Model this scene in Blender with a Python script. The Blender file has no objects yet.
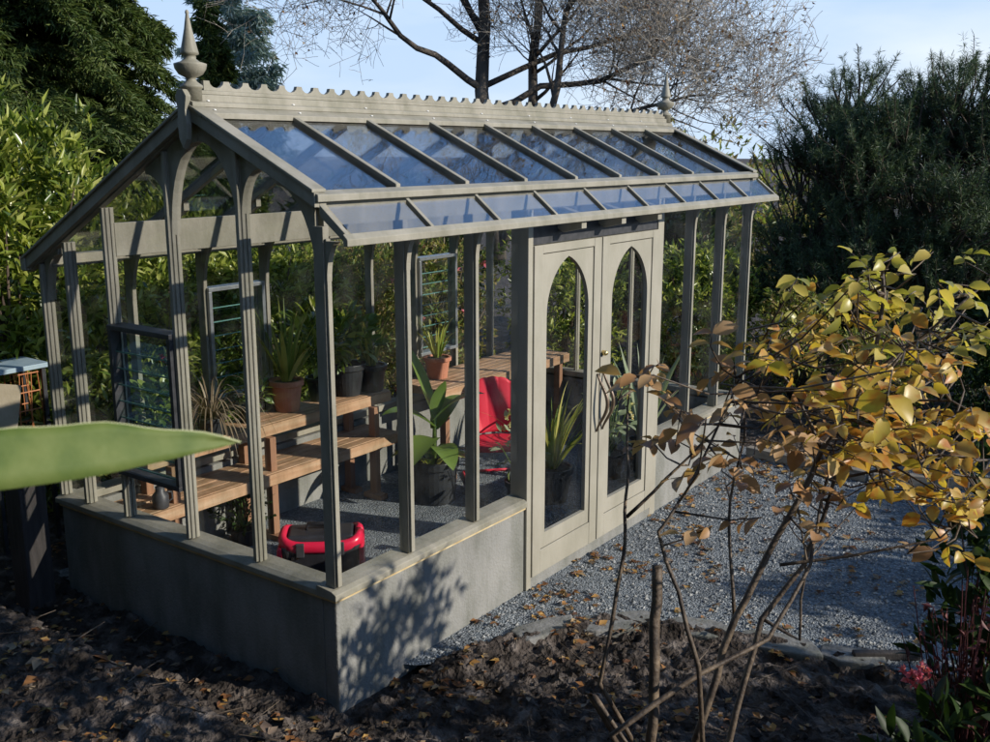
import bpy, math, random
import numpy as np
from mathutils import Vector, Matrix, noise

random.seed(7); RNG = np.random.default_rng(11)
SC = bpy.context.scene
COL = SC.collection
R = math.radians

# ------------------------------------------------------------------ camera
CAM = Vector((-3.532, -3.604, 2.9265)); YAW = R(35.97); PIT = R(12.316); FPX = 1012.4
cd = bpy.data.cameras.new('camera'); cam = bpy.data.objects.new('camera', cd); COL.objects.link(cam)
cd.sensor_width = 36; cd.lens = 36 * FPX / 990; cd.clip_start = .02; cd.clip_end = 3000
cam.location = CAM; cam.rotation_euler = (math.pi / 2 - PIT, 0, YAW - math.pi / 2)
SC.camera = cam
cd.dof.use_dof = True; cd.dof.focus_distance = 7.0; cd.dof.aperture_fstop = 14
FW = Vector((math.cos(YAW) * math.cos(PIT), math.sin(YAW) * math.cos(PIT), -math.sin(PIT)))
RT = Vector((math.sin(YAW), -math.cos(YAW), 0)); UP = RT.cross(FW)

def at(u, v, d):
    """where a point noted on the survey photograph stands, d metres ahead"""
    return CAM + (FW + RT * ((u - 495) / FPX) - UP * ((v - 371) / FPX)) * d

# ------------------------------------------------------------------ light and sky
SUN_AZ = math.atan2(-.95, .31); SUN_EL = R(24)
sdir = Vector((math.cos(SUN_AZ) * math.cos(SUN_EL), math.sin(SUN_AZ) * math.cos(SUN_EL), math.sin(SUN_EL)))
sl = bpy.data.lights.new('sun', 'SUN'); sl.energy = 5.0; sl.angle = R(.55); sl.color = (1, .93, .82)
so = bpy.data.objects.new('sun', sl); COL.objects.link(so)
so.rotation_euler = (-sdir).to_track_quat('-Z', 'Y').to_euler(); so.location = (5, -12, 12)
W = bpy.data.worlds.new('World'); SC.world = W; W.use_nodes = True
nt = W.node_tree; nt.nodes.clear()
sky = nt.nodes.new('ShaderNodeTexSky'); sky.sky_type = 'NISHITA'; sky.sun_disc = False
sky.sun_elevation = SUN_EL; sky.sun_rotation = math.pi / 2 - SUN_AZ
sky.air_density = 1.0; sky.dust_density = .2; sky.ozone_density = 3.0
bg = nt.nodes.new('ShaderNodeBackground'); bg.inputs[1].default_value = .05
ow = nt.nodes.new('ShaderNodeOutputWorld')
# pale haze low over the horizon and thin high cloud
tc = nt.nodes.new('ShaderNodeTexCoord'); mp = nt.nodes.new('ShaderNodeMapping'); mp.inputs['Scale'].default_value = (1.3, 1.3, 5)
cn = nt.nodes.new('ShaderNodeTexNoise'); cn.inputs['Scale'].default_value = 1.9; cn.inputs['Detail'].default_value = 7
sp = nt.nodes.new('ShaderNodeSeparateXYZ'); el = nt.nodes.new('ShaderNodeMapRange'); el.inputs['From Min'].default_value = .04; el.inputs['From Max'].default_value = .47
el.inputs['To Min'].default_value = .92; el.inputs['To Max'].default_value = .0; el.interpolation_type = 'SMOOTHSTEP'
cr = nt.nodes.new('ShaderNodeMapRange'); cr.inputs['From Min'].default_value = .44; cr.inputs['From Max'].default_value = .72; cr.inputs['To Min'].default_value = 0; cr.inputs['To Max'].default_value = .8
hz_ = nt.nodes.new('ShaderNodeMixRGB'); hz_.inputs[2].default_value = (11.5, 14.6, 18.6, 1)
cl = nt.nodes.new('ShaderNodeMixRGB'); cl.inputs[2].default_value = (17, 18.6, 20.0, 1)
cf = nt.nodes.new('ShaderNodeMath'); cf.operation = 'MULTIPLY'
lk = nt.links.new
lk(tc.outputs['Generated'], mp.inputs[0]); lk(mp.outputs[0], cn.inputs[0]); lk(tc.outputs['Generated'], sp.inputs[0]); lk(sp.outputs[2], el.inputs[0])
lk(el.outputs[0], hz_.inputs[0]); lk(cn.outputs[0], cr.inputs[0]); lk(cr.outputs[0], cf.inputs[0])
ad = nt.nodes.new('ShaderNodeMath'); ad.inputs[1].default_value = .12; lk(el.outputs[0], ad.inputs[0]); lk(ad.outputs[0], cf.inputs[1])
lk(cf.outputs[0], cl.inputs[0]); e2 = nt.nodes.new('ShaderNodeMapRange'); e2.inputs['From Min'].default_value = .55; e2.inputs['From Max'].default_value = .85; e2.inputs['To Min'].default_value = .8; e2.inputs['To Max'].default_value = 0
bl = nt.nodes.new('ShaderNodeMixRGB'); bl.inputs[2].default_value = (5.6, 11.8, 25, 1); lk(sp.outputs[2], e2.inputs[0]); lk(e2.outputs[0], bl.inputs[0]); lk(sky.outputs[0], bl.inputs[1]); lk(bl.outputs[0], hz_.inputs[1])
lk(hz_.outputs[0], cl.inputs[1]); lk(cl.outputs[0], bg.inputs[0]); lk(bg.outputs[0], ow.inputs[0])
vs = SC.view_settings; vs.view_transform = 'Standard'; vs.look = 'None'; vs.gamma = 1; vs.exposure = .12; vs.use_curve_mapping = False
SC.render.engine = 'CYCLES'
SC.cycles.transparent_max_bounces = 40; SC.cycles.max_bounces = 8; SC.cycles.caustics_reflective = False; SC.cycles.caustics_refractive = False

# ------------------------------------------------------------------ materials
def newmat(name):
    m = bpy.data.materials.new(name); m.use_nodes = True; n = m.node_tree
    return m, n, n.nodes['Principled BSDF'], n.nodes['Material Output']

def ramp(n, stops):
    r = n.nodes.new('ShaderNodeValToRGB'); e = r.color_ramp.elements
    while len(e) < len(stops): e.new(.5)
    for x, (p, c) in zip(e, stops): x.position = p; x.color = (*c, 1)
    return r

def noisy(name, stops, scale=6, rough=.6, bump=.2, bscale=None, stretch=(1, 1, 1), spec=.4, detail=6, metal=0, dist=.01, grime=0):
    m, n, p, o = newmat(name); t = n.nodes.new('ShaderNodeTexCoord'); mp = n.nodes.new('ShaderNodeMapping')
    mp.inputs['Scale'].default_value = stretch
    a = n.nodes.new('ShaderNodeTexNoise'); a.inputs['Scale'].default_value = scale; a.inputs['Detail'].default_value = detail
    r = ramp(n, stops)
    L = n.links.new
    L(t.outputs['Object'], mp.inputs[0]); L(mp.outputs[0], a.inputs[0]); L(a.outputs[0], r.inputs[0]); L(r.outputs[0], p.inputs['Base Color'])
    if grime:               # old stains and streaks, patchy
        gn = n.nodes.new('ShaderNodeTexNoise'); gn.inputs['Scale'].default_value = 3.1; gn.inputs['Detail'].default_value = 12; gn.inputs['Roughness'].default_value = .68
        gm_ = n.nodes.new('ShaderNodeMapping'); gm_.inputs['Scale'].default_value = (1.6, 1.6, .5); L(t.outputs['Object'], gm_.inputs[0]); L(gm_.outputs[0], gn.inputs[0])
        gr = ramp(n, [(.42, (1, 1, 1)), (.62, (1 - grime, 1 - grime * .95, 1 - grime * 1.1))]); L(gn.outputs[0], gr.inputs[0])
        mg = n.nodes.new('ShaderNodeMixRGB'); mg.blend_type = 'MULTIPLY'; mg.inputs[0].default_value = 1; L(r.outputs[0], mg.inputs[1]); L(gr.outputs[0], mg.inputs[2]); L(mg.outputs[0], p.inputs['Base Color'])
    b = n.nodes.new('ShaderNodeTexNoise'); b.inputs['Scale'].default_value = bscale or scale * 8; b.inputs['Detail'].default_value = 5
    L(mp.outputs[0], b.inputs[0]); bp = n.nodes.new('ShaderNodeBump'); bp.inputs['Strength'].default_value = bump; bp.inputs['Distance'].default_value = dist
    L(b.outputs[0], bp.inputs['Height']); L(bp.outputs[0], p.inputs['Normal'])
    p.inputs['Roughness'].default_value = rough; p.inputs['Specular IOR Level'].default_value = spec; p.inputs['Metallic'].default_value = metal
    return m

def leafmat(name, cols, trans=.35, rough=.45, spec=.35, blotch=None):
    """leaves: every leaf (mesh island) takes its own colour from the list; some light comes through"""
    m, n, p, o = newmat(name); L = n.links.new
    g = n.nodes.new('ShaderNodeNewGeometry'); k = len(cols)
    r = ramp(n, [(i / max(1, k - 1), c) for i, c in enumerate(cols)])
    L(g.outputs['Random Per Island'], r.inputs[0]); src = r.outputs[0]
    if blotch:
        t = n.nodes.new('ShaderNodeTexCoord'); a = n.nodes.new('ShaderNodeTexNoise'); a.inputs['Scale'].default_value = 22
        L(t.outputs['Object'], a.inputs[0]); rr = ramp(n, [(.5, (0, 0, 0)), (.66, (1, 1, 1))]); L(a.outputs[0], rr.inputs[0])
        mm = n.nodes.new('ShaderNodeMixRGB'); mm.inputs[2].default_value = (*blotch, 1); L(rr.outputs[0], mm.inputs[0]); L(src, mm.inputs[1]); src = mm.outputs[0]
    L(src, p.inputs['Base Color']); p.inputs['Roughness'].default_value = rough; p.inputs['Specular IOR Level'].default_value = spec
    tr = n.nodes.new('ShaderNodeBsdfTranslucent'); br = n.nodes.new('ShaderNodeMixRGB'); br.blend_type = 'MULTIPLY'; br.inputs[0].default_value = 1
    br.inputs[2].default_value = (1.35, 1.4, .85, 1); L(src, br.inputs[1]); L(br.outputs[0], tr.inputs[0])
    mix = n.nodes.new('ShaderNodeMixShader'); mix.inputs[0].default_value = trans
    L(p.outputs[0], mix.inputs[1]); L(tr.outputs[0], mix.inputs[2]); L(mix.outputs[0], o.inputs[0])
    return m

def glassmat(name, tint=(.93, .95, .94), ior=1.5, rough=.004, dirt=.0, f0=None):
    m, n, p, o = newmat(name); L = n.links.new; n.nodes.remove(p)
    tr = n.nodes.new('ShaderNodeBsdfTransparent'); tr.inputs[0].default_value = (*tint, 1)
    gl = n.nodes.new('ShaderNodeBsdfGlossy'); gl.inputs['Roughness'].default_value = rough
    fr = n.nodes.new('ShaderNodeFresnel'); fr.inputs[0].default_value = ior
    g = n.nodes.new('ShaderNodeNewGeometry'); ml = n.nodes.new('ShaderNodeMath'); ml.operation = 'MULTIPLY'
    iv = n.nodes.new('ShaderNodeMath'); iv.operation = 'SUBTRACT'; iv.inputs[0].default_value = 1
    src = fr.outputs[0]
    if f0 is not None:          # two sheets of glass: reflects strongly at a glancing view
        lw = n.nodes.new('ShaderNodeLayerWeight'); lw.inputs[0].default_value = .5; pw = n.nodes.new('ShaderNodeMath'); pw.operation = 'POWER'; pw.inputs[1].default_value = 1.2
        mr = n.nodes.new('ShaderNodeMapRange'); mr.inputs['To Min'].default_value = f0; L(lw.outputs['Facing'], pw.inputs[0]); L(pw.outputs[0], mr.inputs[0]); src = mr.outputs[0]
    L(g.outputs['Backfacing'], iv.inputs[1]); L(src, ml.inputs[0]); L(iv.outputs[0], ml.inputs[1])
    t = n.nodes.new('ShaderNodeTexCoord'); a = n.nodes.new('ShaderNodeTexNoise'); a.inputs['Scale'].default_value = 2.2
    bp = n.nodes.new('ShaderNodeBump'); bp.inputs['Strength'].default_value = .05; bp.inputs['Distance'].default_value = .02
    L(t.outputs['Object'], a.inputs[0]); L(a.outputs[0], bp.inputs['Height']); L(bp.outputs[0], gl.inputs['Normal'])
    mix = n.nodes.new('ShaderNodeMixShader'); L(ml.outputs[0], mix.inputs[0]); L(tr.outputs[0], mix.inputs[1]); L(gl.outputs[0], mix.inputs[2])
    out = mix.outputs[0]
    if dirt:
        d = n.nodes.new('ShaderNodeBsdfDiffuse'); d.inputs[0].default_value = (.5, .5, .47, 1)
        a2 = n.nodes.new('ShaderNodeTexNoise'); a2.inputs['Scale'].default_value = 3.5; a2.inputs['Detail'].default_value = 8; L(t.outputs['Object'], a2.inputs[0])
        rr = ramp(n, [(.45, (0, 0, 0)), (.8, (dirt,) * 3)]); L(a2.outputs[0], rr.inputs[0])
        m2 = n.nodes.new('ShaderNodeMixShader'); L(rr.outputs[0], m2.inputs[0]); L(out, m2.inputs[1]); L(d.outputs[0], m2.inputs[2]); out = m2.outputs[0]
    L(out, o.inputs[0]); return m

M = {}
M['paint'] = noisy('painted_wood', [(.3, (.27, .25, .20)), (.6, (.315, .293, .238)), (.8, (.34, .32, .265))], 4, .55, .2, 60, (1, 1, 1), .3, grime=.28)
M['paint_door'] = noisy('door_paint', [(.3, (.32, .298, .24)), (.7, (.365, .342, .28))], 3, .45, .1, 50, grime=.14)
M['stucco'] = noisy('base_wall_render', [(.25, (.19, .187, .172)), (.5, (.245, .242, .225)), (.75, (.275, .27, .25))], 2.2, .88, .6, 55, grime=.3)
M['strip'] = noisy('lit_cedar_edge', [(.3, (.45, .33, .16)), (.7, (.62, .52, .32))], 12, .6, .2)  # cedar tone kept pale gold for the light caught along the sill edge
M['glass'] = glassmat('window_glass', (.99, .995, .992), dirt=.02)
M['roofglass'] = glassmat('roof_glass', (.985, .99, .995), 1.5, .006, dirt=.015, f0=.07)
M['louvre'] = glassmat('louvre_glass', (.86, .93, .91), 1.22, .01, dirt=.05)
M['glassedge'] = noisy('glass_edge', [(.3, (.10, .24, .21)), (.7, (.16, .32, .28))], 9, .2, .0)
M['alu'] = noisy('aluminium', [(.3, (.3, .32, .33)), (.7, (.42, .44, .45))], 20, .35, .05, metal=.7)
M['darkmetal'] = noisy('dark_metal', [(.3, (.03, .032, .035)), (.7, (.06, .06, .065))], 20, .45, .05)
M['screw'] = noisy('screw_cap', [(.3, (.75, .75, .72)), (.7, (.8, .8, .78))], 20, .3, .0)
M['bronze'] = noisy('handle_bronze', [(.3, (.12, .085, .055)), (.7, (.2, .145, .10))], 25, .35, .1, metal=.2)
M['brass'] = noisy('brass', [(.3, (.65, .5, .2)), (.7, (.75, .6, .3))], 25, .3, .0, metal=.9)
M['cedar'] = noisy('cedar_plank', [(.25, (.33, .175, .09)), (.5, (.44, .265, .15)), (.75, (.52, .36, .23))], 3, .65, .3, 26, (.6, 9, 9), grime=.35)
M['cedar_leg'] = noisy('cedar_post', [(.25, (.23, .115, .065)), (.75, (.33, .18, .10))], 3, .65, .3, 26, (9, 9, .6))
M['terra'] = noisy('terracotta', [(.3, (.40, .15, .085)), (.7, (.52, .23, .14))], 7, .8, .2)
M['blackpot'] = noisy('black_plastic', [(.3, (.018, .02, .022)), (.7, (.03, .033, .036))], 9, .4, .05)
M['soil'] = noisy('potting_soil', [(.3, (.02, .015, .01)), (.7, (.06, .045, .03))], 40, .95, .8)
M['red'] = noisy('red_enamel', [(.3, (.60, .018, .045)), (.7, (.68, .03, .06))], 5, .5, .03, spec=.35)
M['redplastic'] = noisy('red_plastic', [(.3, (.62, .012, .05)), (.7, (.7, .02, .065))], 5, .3, .02, spec=.5)
M['blackplastic'] = noisy('charcoal_plastic', [(.3, (.02, .02, .024)), (.7, (.035, .035, .04))], 9, .38, .08)
M['paper'] = noisy('pale_paper', [(.3, (.62, .64, .62)), (.7, (.7, .72, .7))], 5, .7, .05)
M['bark'] = noisy('bark', [(.3, (.035, .026, .02)), (.55, (.08, .06, .045)), (.75, (.15, .12, .09))], 5, .9, .8, 22, (1, 1, .25), .2, dist=.03)
M['maplebark'] = noisy('maple_bark', [(.3, (.05, .042, .036)), (.55, (.10, .085, .07)), (.75, (.2, .165, .13))], 3, .9, .8, 14, (1, 1, .3), .2, dist=.03)
M['twig'] = noisy('twig_bark', [(.3, (.20, .178, .148)), (.7, (.36, .32, .26))], 4, .8, .3)
M['rosestem'] = noisy('rose_stem', [(.3, (.035, .024, .017)), (.55, (.10, .072, .048)), (.75, (.22, .16, .10))], 16, .6, .5, 60)
M['laurel'] = leafmat('laurel_leaf', [(.045, .08, .015), (.09, .14, .025), (.19, .25, .04), (.29, .34, .06), (.40, .43, .10), (.5, .5, .18)], .4, .26, .6)
M['laurel_dark'] = leafmat('dark_evergreen_leaf', [(.012, .028, .008), (.025, .05, .012), (.045, .075, .016)], .25, .5, .25)
M['mixedleaf'] = leafmat('autumn_shrub_leaf', [(.08, .13, .03), (.18, .23, .05), (.3, .3, .07), (.36, .27, .11), (.14, .10, .06)], .4, .4, .4)
M['fir'] = leafmat('fir_spray', [(.03, .055, .016), (.055, .09, .024), (.09, .13, .034), (.14, .17, .05)], .25, .5, .3)
M['bluefir'] = leafmat('blue_conifer_spray', [(.18, .27, .29), (.24, .33, .34), (.3, .38, .36)], .3, .5, .3)
M['needle'] = leafmat('pine_needle', [(.022, .044, .024), (.04, .07, .034), (.07, .108, .05), (.13, .175, .08)], .2, .45, .35)
M['roseleaf'] = leafmat('yellow_rose_leaf', [(.45, .34, .05), (.58, .41, .06), (.62, .45, .09), (.52, .28, .05), (.66, .5, .17), (.38, .18, .04)], .42, .38, .4, (.5, .2, .04))
M['rosegreen'] = leafmat('green_gold_rose_leaf', [(.30, .31, .06), (.44, .39, .07), (.55, .45, .1), (.6, .46, .12)], .42, .35, .4)
M['rosebrown'] = leafmat('brown_rose_leaf', [(.34, .17, .07), (.44, .25, .11), (.52, .34, .18), (.26, .12, .055)], .35, .45, .35)
M['strap'] = leafmat('strap_leaf', [(.12, .18, .035), (.18, .24, .045), (.42, .40, .09), (.55, .5, .17)], .35, .35, .4)
M['banana'] = leafmat('broad_green_leaf', [(.12, .2, .045), (.17, .26, .055), (.24, .31, .08)], .35, .33, .45)
M['dry'] = leafmat('dry_grass_leaf', [(.13, .09, .055), (.2, .15, .095), (.3, .24, .16), (.1, .06, .04)], .25, .5, .3)
M['green'] = leafmat('house_plant_leaf', [(.08, .14, .04), (.15, .23, .05), (.24, .31, .08)], .35, .35, .45)
M['palegreen'] = leafmat('pale_striped_leaf', [(.25, .33, .16), (.4, .45, .3), (.12, .18, .07)], .35, .4, .4)
M['petal_y'] = leafmat('cream_petal', [(.75, .68, .25), (.8, .75, .5), (.8, .6, .2)], .4, .5, .2)
M['petal_p'] = leafmat('pink_petal', [(.6, .1, .16), (.7, .2, .26), (.75, .3, .36)], .4, .5, .2)
M['petal_r'] = leafmat('red_petal', [(.5, .02, .04), (.6, .05, .08)], .4, .5, .2)
M['redstem'] = leafmat('reddish_stem', [(.11, .03, .035), (.17, .06, .06), (.08, .035, .03)], .1, .5, .3)
M['foreleaf'] = noisy('big_leaf_green', [(.32, (.065, .105, .022)), (.5, (.098, .138, .032)), (.68, (.135, .17, .048))], 28, .6, .2, 90, (1, 1, 1), .25, detail=9, dist=.002)
M['rim'] = noisy('leaf_highlight', [(.3, (.4, .42, .22)), (.7, (.45, .46, .26))], 9, .4, .0)  # pale tone paints the highlight along the big leaf's upper edge
M['deadleaf'] = leafmat('fallen_leaf', [(.09, .04, .02), (.17, .075, .03), (.3, .14, .05), (.42, .25, .07), (.3, .24, .17), (.13, .08, .06)], .15, .6, .3)
M['stone'] = noisy('stone_slab', [(.3, (.15, .15, .145)), (.7, (.30, .295, .28))], 5, .9, .9, 30, grime=.4)
M['timber'] = noisy('weathered_timber', [(.3, (.16, .14, .115)), (.7, (.32, .29, .24))], 4, .8, .5, 30, (1, 8, 8))
M['darkpost'] = noisy('dark_timber', [(.3, (.03, .027, .026)), (.7, (.06, .052, .05))], 4, .8, .5, 30, (8, 8, 1))
M['blue'] = noisy('blue_grey_paint', [(.3, (.3, .42, .5)), (.7, (.45, .55, .6))], 8, .5, .1)
M['rust'] = noisy('orange_wire', [(.3, (.45, .14, .04)), (.7, (.55, .22, .08))], 18, .5, .1)
M['board'] = noisy('pale_board', [(.3, (.36, .3, .2)), (.7, (.5, .42, .3))], 5, .7, .3, 30)
M['brick'] = noisy('chimney_brick', [(.3, (.34, .12, .06)), (.7, (.46, .19, .1))], 9, .85, .4)
M['shingle'] = noisy('roof_shingle', [(.3, (.08, .075, .07)), (.7, (.15, .14, .13))], 5, .9, .4)
M['siding'] = noisy('pale_siding', [(.3, (.5, .49, .45)), (.7, (.58, .57, .53))], 3, .7, .2)
M['darkpane'] = noisy('dark_pane', [(.3, (.02, .025, .03)), (.7, (.03, .035, .04))], 3, .06, .0, spec=.6)
M['clay'] = noisy('chimney_pot_clay', [(.3, (.5, .3, .2)), (.7, (.6, .4, .28))], 9, .85, .3)

def groundmat():
    m, n, p, o = newmat('dark_garden_soil'); L = n.links.new; t = n.nodes.new('ShaderNodeTexCoord')
    a = n.nodes.new('ShaderNodeTexNoise'); a.inputs['Scale'].default_value = 7; a.inputs['Detail'].default_value = 10
    r = ramp(n, [(.3, (.020, .016, .013)), (.48, (.055, .044, .037)), (.61, (.125, .103, .088)), (.75, (.28, .24, .21))]); L(t.outputs['Object'], a.inputs[0]); L(a.outputs[0], r.inputs[0])
    v = n.nodes.new('ShaderNodeTexVoronoi'); v.inputs['Scale'].default_value = 26; L(t.outputs['Object'], v.inputs[0])
    b2 = n.nodes.new('ShaderNodeTexNoise'); b2.inputs['Scale'].default_value = 60; b2.inputs['Detail'].default_value = 6; L(t.outputs['Object'], b2.inputs[0])
    ad = n.nodes.new('ShaderNodeMath'); L(v.outputs[0], ad.inputs[0]); L(b2.outputs[0], ad.inputs[1])
    bp = n.nodes.new('ShaderNodeBump'); bp.inputs['Strength'].default_value = .9; bp.inputs['Distance'].default_value = .03
    L(ad.outputs[0], bp.inputs['Height']); L(bp.outputs[0], p.inputs['Normal']); L(r.outputs[0], p.inputs['Base Color'])
    p.inputs['Roughness'].default_value = .92; p.inputs['Specular IOR Level'].default_value = .25; return m
M['ground'] = groundmat()

def gravelmat():
    m, n, p, o = newmat('crushed_gravel'); L = n.links.new; t = n.nodes.new('ShaderNodeTexCoord')
    v = n.nodes.new('ShaderNodeTexVoronoi'); v.inputs['Scale'].default_value = 75; L(t.outputs['Object'], v.inputs[0])
    sx = n.nodes.new('ShaderNodeSeparateColor'); L(v.outputs['Color'], sx.inputs[0])
    r = ramp(n, [(0, (.13, .15, .165)), (.5, (.195, .22, .235)), (.85, (.265, .29, .305)), (1, (.38, .405, .41))]); L(sx.outputs[0], r.inputs[0])
    a = n.nodes.new('ShaderNodeTexNoise'); a.inputs['Scale'].default_value = 2.5; a.inputs['Detail'].default_value = 5; L(t.outputs['Object'], a.inputs[0])
    rr = ramp(n, [(.35, (.62, .62, .64)), (.65, (1, 1, 1))]); L(a.outputs[0], rr.inputs[0])
    mm = n.nodes.new('ShaderNodeMixRGB'); mm.blend_type = 'MULTIPLY'; mm.inputs[0].default_value = 1; L(r.outputs[0], mm.inputs[1]); L(rr.outputs[0], mm.inputs[2])
    bp = n.nodes.new('ShaderNodeBump'); bp.inputs['Strength'].default_value = 1; bp.inputs['Distance'].default_value = .012; bp.invert = True
    L(v.outputs[0], bp.inputs['Height']); L(bp.outputs[0], p.inputs['Normal']); L(mm.outputs[0], p.inputs['Base Color'])
    p.inputs['Roughness'].default_value = .85; p.inputs['Specular IOR Level'].default_value = .3; return m
M['gravel'] = gravelmat()

# ------------------------------------------------------------------ mesh helpers
class MB:
    def __init__(s): s.v = []; s.f = []
    def add(s, vs, fs):
        b = len(s.v); s.v += [tuple(x) for x in vs]; s.f += [tuple(i + b for i in f) for f in fs]; return s
    def box(s, x0, x1, y0, y1, z0, z1, mat=None):
        vs = [Vector((x, y, z)) for z in (z0, z1) for x, y in ((x0, y0), (x1, y0), (x1, y1), (x0, y1))]
        if mat: vs = [mat @ v for v in vs]
        return s.add(vs, [(3, 2, 1, 0), (4, 5, 6, 7), (0, 1, 5, 4), (1, 2, 6, 5), (2, 3, 7, 6), (3, 0, 4, 7)])
    def prism(s, poly, off):
        off = Vector(off); a = [Vector(p) for p in poly]; n = len(a)
        s.add(a + [p + off for p in a], [tuple(range(n - 1, -1, -1)), tuple(range(n, 2 * n))] + [(i, (i + 1) % n, n + (i + 1) % n, n + i) for i in range(n)]); return s
    def yz(s, poly, x0, x1): return s.prism([(x0, y, z) for y, z in poly], (x1 - x0, 0, 0))
    def xz(s, poly, y0, y1): return s.prism([(x, y0, z) for x, z in poly], (0, y1 - y0, 0))
    def tube(s, path, rad, n=8, cap=True):
        path = [Vector(p) for p in path]; k = len(path)
        if not hasattr(rad, '__len__'): rad = [rad] * k
        b = len(s.v); ref = None
        for i, p in enumerate(path):
            d = (path[min(i + 1, k - 1)] - path[max(i - 1, 0)])
            d = d.normalized() if d.length > 1e-9 else Vector((0, 0, 1))
            if ref is None: ref = d.orthogonal().normalized()
            ref = ref - d * ref.dot(d)
            ref = ref.normalized() if ref.length > 1e-6 else d.orthogonal().normalized()
            q = d.cross(ref)
            for j in range(n):
                a = 2 * math.pi * j / n; s.v.append(tuple(p + (ref * math.cos(a) + q * math.sin(a)) * rad[i]))
        for i in range(k - 1):
            for j in range(n):
                s.f.append((b + i * n + j, b + i * n + (j + 1) % n, b + (i + 1) * n + (j + 1) % n, b + (i + 1) * n + j))
        if cap and n > 3: s.f.append(tuple(b + j for j in range(n - 1, -1, -1))); s.f.append(tuple(b + (k - 1) * n + j for j in range(n)))
        return s
    def lathe(s, prof, c=(0, 0, 0), n=24):
        b = len(s.v); k = len(prof)
        for r, z in prof:
            for j in range(n):
                a = 2 * math.pi * j / n; s.v.append((c[0] + r * math.cos(a), c[1] + r * math.sin(a), c[2] + z))
        for i in range(k - 1):
            for j in range(n): s.f.append((b + i * n + j, b + i * n + (j + 1) % n, b + (i + 1) * n + (j + 1) % n, b + (i + 1) * n + j))
        s.f.append(tuple(b + j for j in range(n - 1, -1, -1))); s.f.append(tuple(b + (k - 1) * n + j for j in range(n))); return s
    def blade(s, base, d, length, width, droop=.5, segs=8, prof=None, fold=.15, side=None):
        """a strap or broad leaf that rises along d and bends over"""
        d = Vector(d).normalized(); p = Vector(base)
        side = Vector(side).normalized() if side else (d.cross(Vector((0, 0, 1))).normalized() if abs(d.z) < .98 else Vector((1, 0, 0)))
        b = len(s.v); st = length / segs; hz = Vector((d.x, d.y, 0)); hz = hz.normalized() if hz.length > .05 else Vector((random.uniform(-1, 1), random.uniform(-1, 1), 0)).normalized()
        side = hz.cross(Vector((0, 0, 1))).normalized() if side is None else side
        for i in range(segs + 1):
            t = i / segs; w = width * (prof(t) if prof else max(.06, math.sin(math.pi * (.12 + .88 * t) ** .8)) if t < 1 else .03)
            nn = side.cross(d)
            s.v += [tuple(p - side * w / 2 + nn * w * fold), tuple(p), tuple(p + side * w / 2 + nn * w * fold)]
            d = (d + (Vector((0, 0, -1)) + hz * .25) * droop * (t + .15) / segs * 2.2).normalized(); p = p + d * st
        for i in range(segs):
            a = b + i * 3; s.f += [(a, a + 1, a + 4, a + 3), (a + 1, a + 2, a + 5, a + 4)]
        return s
    def build(s, name, mat, parent=None, smooth=False, bevel=0):
        me = bpy.data.meshes.new(name); me.from_pydata(s.v, [], s.f); me.update()
        o = bpy.data.objects.new(name, me); COL.objects.link(o)
        if mat: me.materials.append(mat)
        if smooth: me.polygons.foreach_set('use_smooth', [True] * len(me.polygons))
        if bevel:
            b = o.modifiers.new('bevel', 'BEVEL'); b.width = bevel; b.segments = 2; b.limit_method = 'ANGLE'; b.angle_limit = R(40)
        if parent:
            o.parent = parent; o.matrix_parent_inverse = PINV.get(parent.name, Matrix())
        return o
PINV = {}

def tag(o, label=None, cat=None, group=None, kind=None):
    if label: o['label'] = label
    if cat: o['category'] = cat
    if group: o['group'] = group
    if kind: o['kind'] = kind
    return o

def thing(name, loc, label, cat, group=None):
    o = bpy.data.objects.new(name, None); COL.objects.link(o); o.location = loc; o.empty_display_size = .1
    PINV[o.name] = Matrix.Translation(-Vector(loc))
    return tag(o, label, cat, group)

def copy_thing(src, loc, rz, label, scale=1):
    r = src.copy(); COL.objects.link(r); r.location = loc; r.rotation_euler = (0, 0, rz); r.scale = (scale,) * 3; r['label'] = label
    for ch in list(src.children):
        c = ch.copy(); COL.objects.link(c); c.parent = r
        for g in ch.children: q = g.copy(); COL.objects.link(q); q.parent = c
    return r

def unit(a): return a / np.maximum(np.linalg.norm(a, axis=-1, keepdims=True), 1e-9)

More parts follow.
